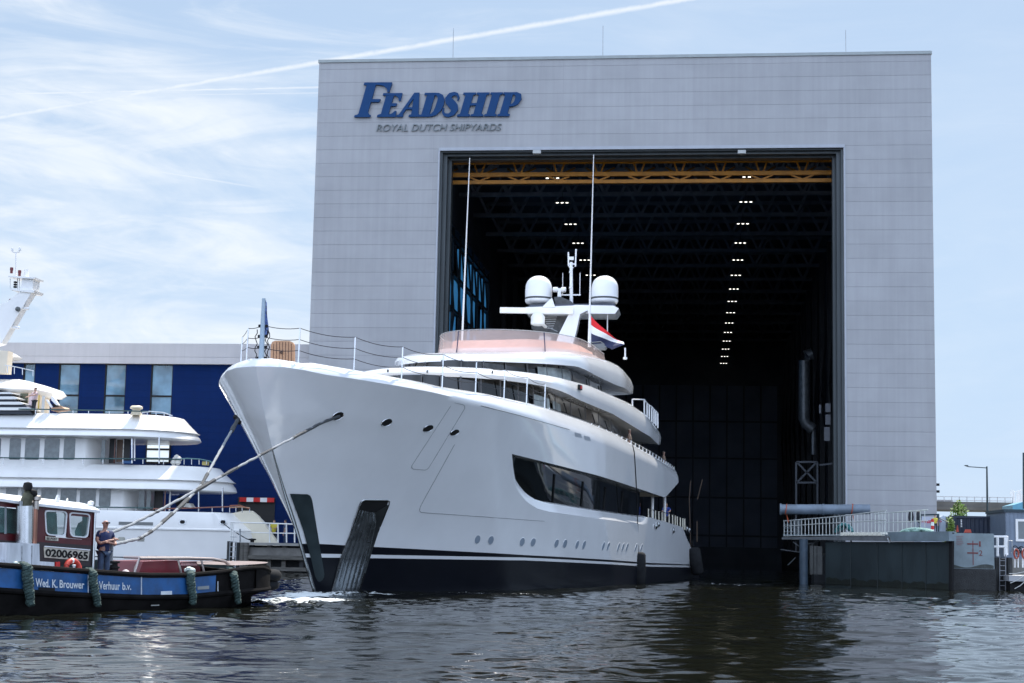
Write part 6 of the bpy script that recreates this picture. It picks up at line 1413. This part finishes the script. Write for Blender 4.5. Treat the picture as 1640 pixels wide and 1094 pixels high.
m.tube([atY(1612.5, 889, 92.5), atY(1612.5, 860, 92.5), atY(1613.5, 859.5, 94.5), atY(1613.5, 889, 94.5)], .05, 6); m.build('white_railing', pm('bright_white_rail', (.78, .78, .78), .4), dp)
m = MB()
for L in (((1615, 866), (1621, 866), (1621, 885), (1615, 885), (1615, 866)),): m.tube([atY(x, y, 93) for x, y in L], .03, 5)
m.build('side_gate', galv, dp)
# pontoon on the far right with mooring lines and lifebuoy posts
pn = thing('pontoon', 'low pontoon edge at the right border of the water', 'pontoon', atY(1632, 925, 91)); m = MB(); a = atY(1616, 912, 91)
m.box(a.x, a.x+8, 91, 95, .55, .85); m.build('pontoon_deck', pm('pale_edge', (.35, .36, .38), .6), pn); m = MB(); m.box(a.x+.1, a.x+8, 91.3, 95, -.8, .547); m.build('pontoon_float', blackm, pn)
for k, L in enumerate((((1616, 919), (1628, 918.5), (1645, 915)), ((1618, 934), (1630, 929), (1645, 919)), ((1625, 943), (1634, 938), (1645, 928)))):
    m = MB(); m.tube([atY(x, y, 90.8) for x, y in L], .022, 5); tag(m.build('mooring_line', pm('pale_line', (.5, .5, .48), .8)), ['uppermost', 'middle', 'lowest'][k]+' pale mooring line hanging at the pontoon on the right', 'rope', 'mooring lines at the right pontoon')
for k, x in enumerate((1627, 1640)):
    f = thing('lifebuoy_stand', 'white post with orange lifebuoy on the pontoon, '+('left one beside the dolphin' if k == 0 else 'right one at the picture edge'), 'lifebuoy stand', atY(x, 909, 93))
    m = MB(); m.tube([atY(x-2, 909, 93), atY(x-2, 878, 93)], .05, 6); m.tube([atY(x+3.5, 909, 93), atY(x+3.5, 880, 93)], .04, 6); m.build('post', whitem, f)
    m = MB(); c = atY(x+.8, 887, 92.9); m.tube([c+Vector((.12*math.cos(t), 0, .25*math.sin(t))) for t in np.linspace(0, 6.283, 17)[:-1]], .05, 8, closed=True, cap=False); m.build('lifebuoy', pm('lifebuoy_orange', (.30, .05, .03), .5, var=.3, scale=9), f, smooth=True)
# ================================================================== QUAYSIDE ON THE RIGHT
def corr_box(nm, lab, cat, x0, x1, Y0, dep, z0, z1, mt, pitch=.28, top=None, amp=.035):
    t_ = thing(nm, lab, cat, ((x0+x1)/2, Y0+dep/2, z0)); m = MB(); n = int((x1-x0-.3)/pitch*4); top_, bot_ = [], []
    for i in range(n+1):
        x = x0+.15+(x1-x0-.3)*i/n; d = (0, 0, amp, amp)[i % 4]; top_.append((x, Y0+.05+d, z1-.14)); bot_.append((x, Y0+.05+d, z0+.14))
    m.grid([bot_, top_]); m.box(x0+.1, x1-.1, Y0+.12, Y0+dep, z0+.1, z1-.1); m.build('corrugated_wall', mt, t_)
    m = MB()
    m.box(x0, x1, Y0, Y0+.12, z0, z0+.137); m.box(x0, x1, Y0, Y0+.12, z1-.137, z1)
    for x in (x0, x1-.13): m.box(x, x+.13, Y0-.002, Y0+.13, z0+.138, z1-.138)
    m.box(x0, x1, Y0+.13, Y0+dep, z1-.09, z1-.01); m.build('frame', mt, t_); return t_
navyc = pm('container_navy', (.016, .024, .045), .5, var=.25, scale=1.5, rvar=.2)
CY = 103; a, b = atY(1527, 826, CY), atY(1601, 826, CY)
corr_box('shipping_container', 'dark navy corrugated container on the quay behind the gate box', 'container', a.x, b.x, CY, 2.4, 1.7, a.z, navyc, .26)
m = MB(); p = atY(1539.5, 839, CY-.02)
for k in range(5): m.box(p.x-.03, p.x+.05, CY-.02, CY-.004, p.z+k*.1-.2, p.z+k*.1-.14)
tag(m.build('container_marking', whitem), 'small vertical row of white marks on the navy container', 'marking')
for x0, x1, y0, y1, lb in ((1532, 1535.5, 841, 852, 'left orange red pole end before the navy container'), (1545, 1556, 848, 853, 'orange red box lying before the navy container')):
    m = MB(); p, q_ = atY(x0, y1, 96), atY(x1, y0, 96); m.prism([(p.x, 96, p.z), (q_.x, 96, p.z), (q_.x-.05, 96, q_.z), (p.x+.08, 96, q_.z)], (0, .3, 0)); tag(m.build('orange_marker', pm('orange_red', (.35, .05, .03), .6)), lb, 'marker')
CB_ = 98; a = atY(1610, 820, CB_); 
cb = thing('site_cabin', 'grey-blue site cabin with white-framed window and flat dark roof', 'cabin', (a.x+3, CB_+2, 1.7)); cbm = pm('cabin_grey_blue', (.15, .19, .25), .5, var=.12, scale=1)
m = MB(); m.box(a.x, a.x+7, CB_, CB_+6, 1.7, a.z); 
for i in range(30): m.box(a.x+.02+i*.23, a.x+.05+i*.23, CB_-.02, CB_-.003, 1.72, a.z-.02)
m.build('wall', cbm, cb)
m = MB(); m.box(a.x-.1, a.x+7.1, CB_-.1, CB_+6.1, a.z+.003, a.z+.16); m.build('roof', pm('roof_dark_teal', (.02, .04, .055), .5), cb)
m = MB(); p, q_ = atY(1627, 867, CB_-.05), atY(1646, 831.5, CB_-.05)
for (x0, x1, z0, z1) in ((p.x, p.x+.14, p.z, q_.z), (p.x+.14, q_.x, q_.z-.14, q_.z), (p.x+.14, q_.x, p.z, p.z+.14), (q_.x-.0, q_.x+.14, p.z, q_.z)): m.box(x0, x1, CB_-.06, CB_-.021, z0, z1)
m.build('window_frame', whitem, cb); m = MB(); m.box(p.x+.13, q_.x, CB_-.04, CB_-.025, p.z+.13, q_.z-.13); m.build('window_pane', glass2, cb)
m = MB()
for i in range(7):
    c = atY(1626+i*3.2, 878+(i*5) % 7, CB_-.06); m.tube([c+Vector((.14*math.cos(t), -.0, .14*math.sin(t))) for t in np.linspace(0, 5.2, 10)], .02, 5)
m.build('dark_graffiti', blackm, cb)
# green-grey cabin wall between container and cabin
m = MB(); p, q_ = atY(1597, 823, 101.5), atY(1611, 820, 100.5); m.prism([(p.x, 101.5, 1.7), (q_.x-.15, 100.2, 1.7), (q_.x-.15, 100.2, q_.z), (p.x, 101.5, p.z)], (0, 3, 0)); tag(m.build('shed', pm('dark_olive_wall', (.035, .045, .045), .6, var=.3)), 'dark olive shed wall squeezed between container and site cabin', 'shed')
# pale blue box far right and white cabinet
m = MB(); P = PX([(1622, 809), (1640, 803.5), (1670, 803.5), (1670, 822), (1622, 822)], 118); m.prism(P, (0, 4, 0)); tag(m.build('blue_shed', pm('light_blue_panel', (.10, .30, .42), .4)), 'light blue shed roof rising behind the site cabin', 'shed')
# white kiosk with red lettering
kk = thing('box_trailer', 'white box trailer with red lettering behind the portal frame', 'trailer', atY(1495, 850, 106)); KY = 106
m = MB(); p, q_ = atY(1474, 856, KY), atY(1512, 828, KY); m.box(p.x, q_.x, KY, KY+3, 1.9, q_.z); P = PX([(1507, 828), (1511, 825.2), (1514.5, 828.5), (1514.5, 856), (1507, 856)], KY-.3); m.prism(P, (0, 3, 0)); m.build('box_body', pm('pale_trailer', (.42, .48, .56), .4), kk)
m = MB(); p, q_ = atY(1475, 856, KY-.5), atY(1513, 856, KY-.5)
for x in (p.x+.5, q_.x-.5): m.tube([(x-.0, KY-.1, 2.0), (x, KY+.2, 2.0)], .3, 16)
m.build('wheel', rubber, kk)
m = MB(); text_on(m, 'myggeeko', [atY(1474.5, 838, KY-.33), atY(1508, 838, KY-.33), atY(1474.5, 832, KY-.33), atY(1508, 832, KY-.33)], .03); m.build('lettering', pm('magenta_red', (.45, .02, .05), .5), kk)
m = MB(); p, q_ = atY(1514.6, 858, 109), atY(1526.8, 827.5, 109); m.prism([(p.x, 109, 1.7), (q_.x, 109, 1.7), (q_.x, 109, q_.z-.05), (p.x, 109, q_.z)], (0, 3, 0)); tag(m.build('storage_shed', pm('violet_grey_wall', (.10, .105, .13), .6)), 'plain grey storage shed between trailer and navy container', 'shed')
# tree
def leafcloud(c, rx, rz, n, size, rng):
    V = []; F = []
    for i in range(n):
        while True:
            d = Vector((rng.uniform(-1, 1), rng.uniform(-1, 1), rng.uniform(-1, 1)))
            if d.length < 1: break
        p = Vector(c)+Vector((d.x*rx, d.y*rx, d.z*rz)); a = Vector((rng.gauss(0, 1), rng.gauss(0, 1), rng.gauss(0, 1))).normalized(); b = a.orthogonal().normalized(); s = size*rng.uniform(.6, 1.3)
        V += [p+a*s, p+b*s*.6, p-a*s, p-b*s*.6]; k = len(V)-4; F.append((k, k+1, k+2, k+3))
    return V, F
leaf = pm('leaf_green', (.13, .22, .03), .6, var=.6, scale=3); bark = pm('bark', (.08, .06, .045), .9, var=.3)
bsdf(leaf).inputs['Subsurface Weight'].default_value = 0
def tree(x, ybase, ytop, Y, rad, lab, n=900, seed=1):
    rng = random.Random(seed); b = atY(x, ybase, Y); tp2 = atY(x, ytop, Y); H = tp2.z-1.7; t_ = thing('young_tree', lab, 'tree', (b.x, Y, 1.7))
    m = MB(); m.tube([(b.x, Y, 1.7), (b.x+.03, Y, 1.7+H*.5), (b.x, Y, 1.7+H*.92)], [.09, .06, .02], 7)
    for k in range(7): z = 1.7+H*(.3+.09*k); a = k*2.4; m.tube([(b.x, Y, z), (b.x+rad*.7*math.cos(a), Y+rad*.7*math.sin(a), z+.35)], [.03, .01], 5)
    m.build('trunk', bark, t_, smooth=True)
    m = MB()
    for k in range(16):
        f = k/15; z = 1.7+H*(.30+.66*f); a = k*2.4; r_ = rad*(1-.62*f)*(.8+.4*rng.random()); V, F = leafcloud((b.x+r_*.55*math.cos(a), Y+r_*.55*math.sin(a), z), r_*.6, .32+.1*rng.random(), n//16, .085, rng); m.add(V, F)
    m.build('crown', leaf, t_)
tree(1536, 850, 806, 108, 1.0, 'small bright green conical tree standing behind the navy container', 1800, 3)
tree(1523.5, 856, 834, 101.5, .45, 'light green shrub-like sapling beside the left end of the navy container', 700, 8)
# street lamp
LPY = 135; sl2 = thing('street_lamp', 'tall dark street lamp with a single arm pointing left', 'street lamp', (atY(1581, 826, LPY).x, LPY, 1.7)); dk = pm('lamp_post_dark', (.02, .04, .05), .5)
m = MB(); m.tube([(atY(1581.3, 826, LPY).x, LPY, 1.7), atY(1580.5, 747, LPY)], [.12, .06], 8); m.build('pole', dk, sl2, smooth=True)
m = MB(); m.tube([atY(1580.3, 749.5, LPY), atY(1551, 747.5, LPY)], .04, 6); m.build('arm', dk, sl2)
m = MB(); P = PX([(1544.5, 745.3), (1546, 744.8), (1550.5, 745), (1551.5, 747.8), (1547, 746.3)], LPY-.15); m.prism(P, (0, .35, 0)); m.build('lamp_head', dk, sl2)
# bridge / viaduct in the distance
VY = 230; br = thing('viaduct', 'distant concrete viaduct with railings crossing right of the hall', 'bridge', atY(1560, 812, VY)); vc = pm('viaduct_concrete', (.13, .125, .115), .85, var=.3, scale=.25)
a, b = atY(1440, 815, VY), atY(1622.5, 805, VY); m = MB(); m.box(a.x, b.x, VY, VY+10, a.z, atY(1560, 804, VY).z); m.box(a.x, b.x+.1, VY-.4, VY+10.4, atY(1560, 815.5, VY).z-.15, atY(1560, 812.5, VY).z); m.build('deck', vc, br)
m = MB()
for y in (796, 801.5): m.tube([(a.x, VY+.2, atY(1560, y, VY).z), (b.x, VY+.2, atY(1560, y, VY).z)], .05, 5)
for k in range(16): x = a.x+(b.x-a.x)*k/15; m.tube([(x, VY+.2, atY(1560, 804.5, VY).z), (x, VY+.2, atY(1560, 795.5, VY).z)], .06, 5)
m.build('railing', pm('faint_rail', (.45, .46, .48), .5), br)
m = MB(); m.box(a.x-2, b.x-8, VY+.6, VY+1.2, atY(1560, 804.2, VY).z, atY(1560, 801, VY).z); m.build('crash_barrier', pm('barrier_grey', (.35, .37, .4), .5), br)
for x in (1460, 1668): 
    m = MB(); p = atY(x, 850, VY+5); m.box(p.x-1.2, p.x+1.2, VY+3, VY+7, 1.7, a.z-.01); m.build('pier', vc, br)
# pale boats' masts / white cranes at the far right edge
m = MB(); rng = random.Random(4)
for k in range(9): x = 1620+k*2.6; m.tube([atY(x, 815, 300), atY(x+rng.uniform(-1.5, 1.5), 783+rng.random()*9, 300)], .10, 5)
m.tube([atY(1617, 790, 300), atY(1645, 783, 300)], .08, 5); tag(m.build('cable_mast_group', pm('white_mast', (.8, .8, .8), .5)), 'cluster of thin white masts far away at the right edge', 'masts')
# dark mast just entering the frame at the far right
m = MB(); m.tube([atY(1639.5, 815, 112), atY(1639.3, 725, 112)], .07, 6); tag(m.build('dark_pole', dk), 'dark pole cut by the right edge of the picture', 'pole')
# ================================================================== sub-parts: small pieces that belong to a part
def kids(o): return [c for c in bpy.data.objects if c.parent == o]
def base(o): return o.name.split('.')[0]
def cen(o):
    a = np.array([v[:] for v in o.bound_box]).mean(0); return Vector(a)
PAIRS = {'hawse_hole': 'hawse_ring', 'porthole_glass': 'porthole', 'window_ledge': 'window_band', 'window_mullions': 'window_band', 'window_pane': 'window_frame', 'rail_post': 'hand_rail', 'post': 'top_rail', 'mid_rail': 'top_rail', 'bottom_rail': 'top_rail',
         'barrier_board': 'loading_door', 'pocket_ribs': 'pocket_shade', 'pocket_cheek': 'pocket_shade', 'pocket_rim': 'pocket_shade', 'board_number': 'number_board', 'board_rail': 'number_board', 'name_lettering': 'name_plate', 'window_bar': 'window_pane',
         'exhaust_louvres': 'mast_funnel', 'radar_scanner': 'radar_pedestal', 'windscreen_rim': 'windscreen', 'windscreen_strap': 'windscreen', 'lamp_panel': 'lamp_housing', 'lattice': 'girder', 'hatch_tread': 'engine_hatch', 'exhaust_flap': 'exhaust_elbow', 'casing_rail': 'exhaust_casing', 'soot_streak': 'engine_casing',
         'side_light': 'side_light_box', 'lintel_trim': 'door_frame', 'door_trim': 'door_frame', 'glazing_bars': 'upper_deck_glazing', 'pale_gloss_panel': 'upper_deck_glazing', 'rope_cleat': 'jackstaff', 'halyard': 'jackstaff', 'roof_lamp': 'roof', 'horn': 'roof', 'side_grille': 'blue_side_band', 'white_plate': 'blue_side_band', 'panel_divider': 'blue_side_band', 'divider_line': 'blue_side_band', 'navigation_light': 'mast_head', 'sensor_drum': 'mast_head', 'loudspeaker': 'mast', 'spreader_light': 'mast'}
for r in [o for o in bpy.data.objects if o.type == 'EMPTY']:
    K_ = [k for k in kids(r) if k.location.length < 1e-6]
    for c in K_:
        tgt = PAIRS.get(base(c))
        if not tgt: continue
        C_ = [k for k in K_ if base(k) == tgt and k is not c and k.parent == r]
        if not C_: continue
        best = min(C_, key=lambda k: (cen(k)-cen(c)).length)
        if kids(c): continue
        c.parent = best
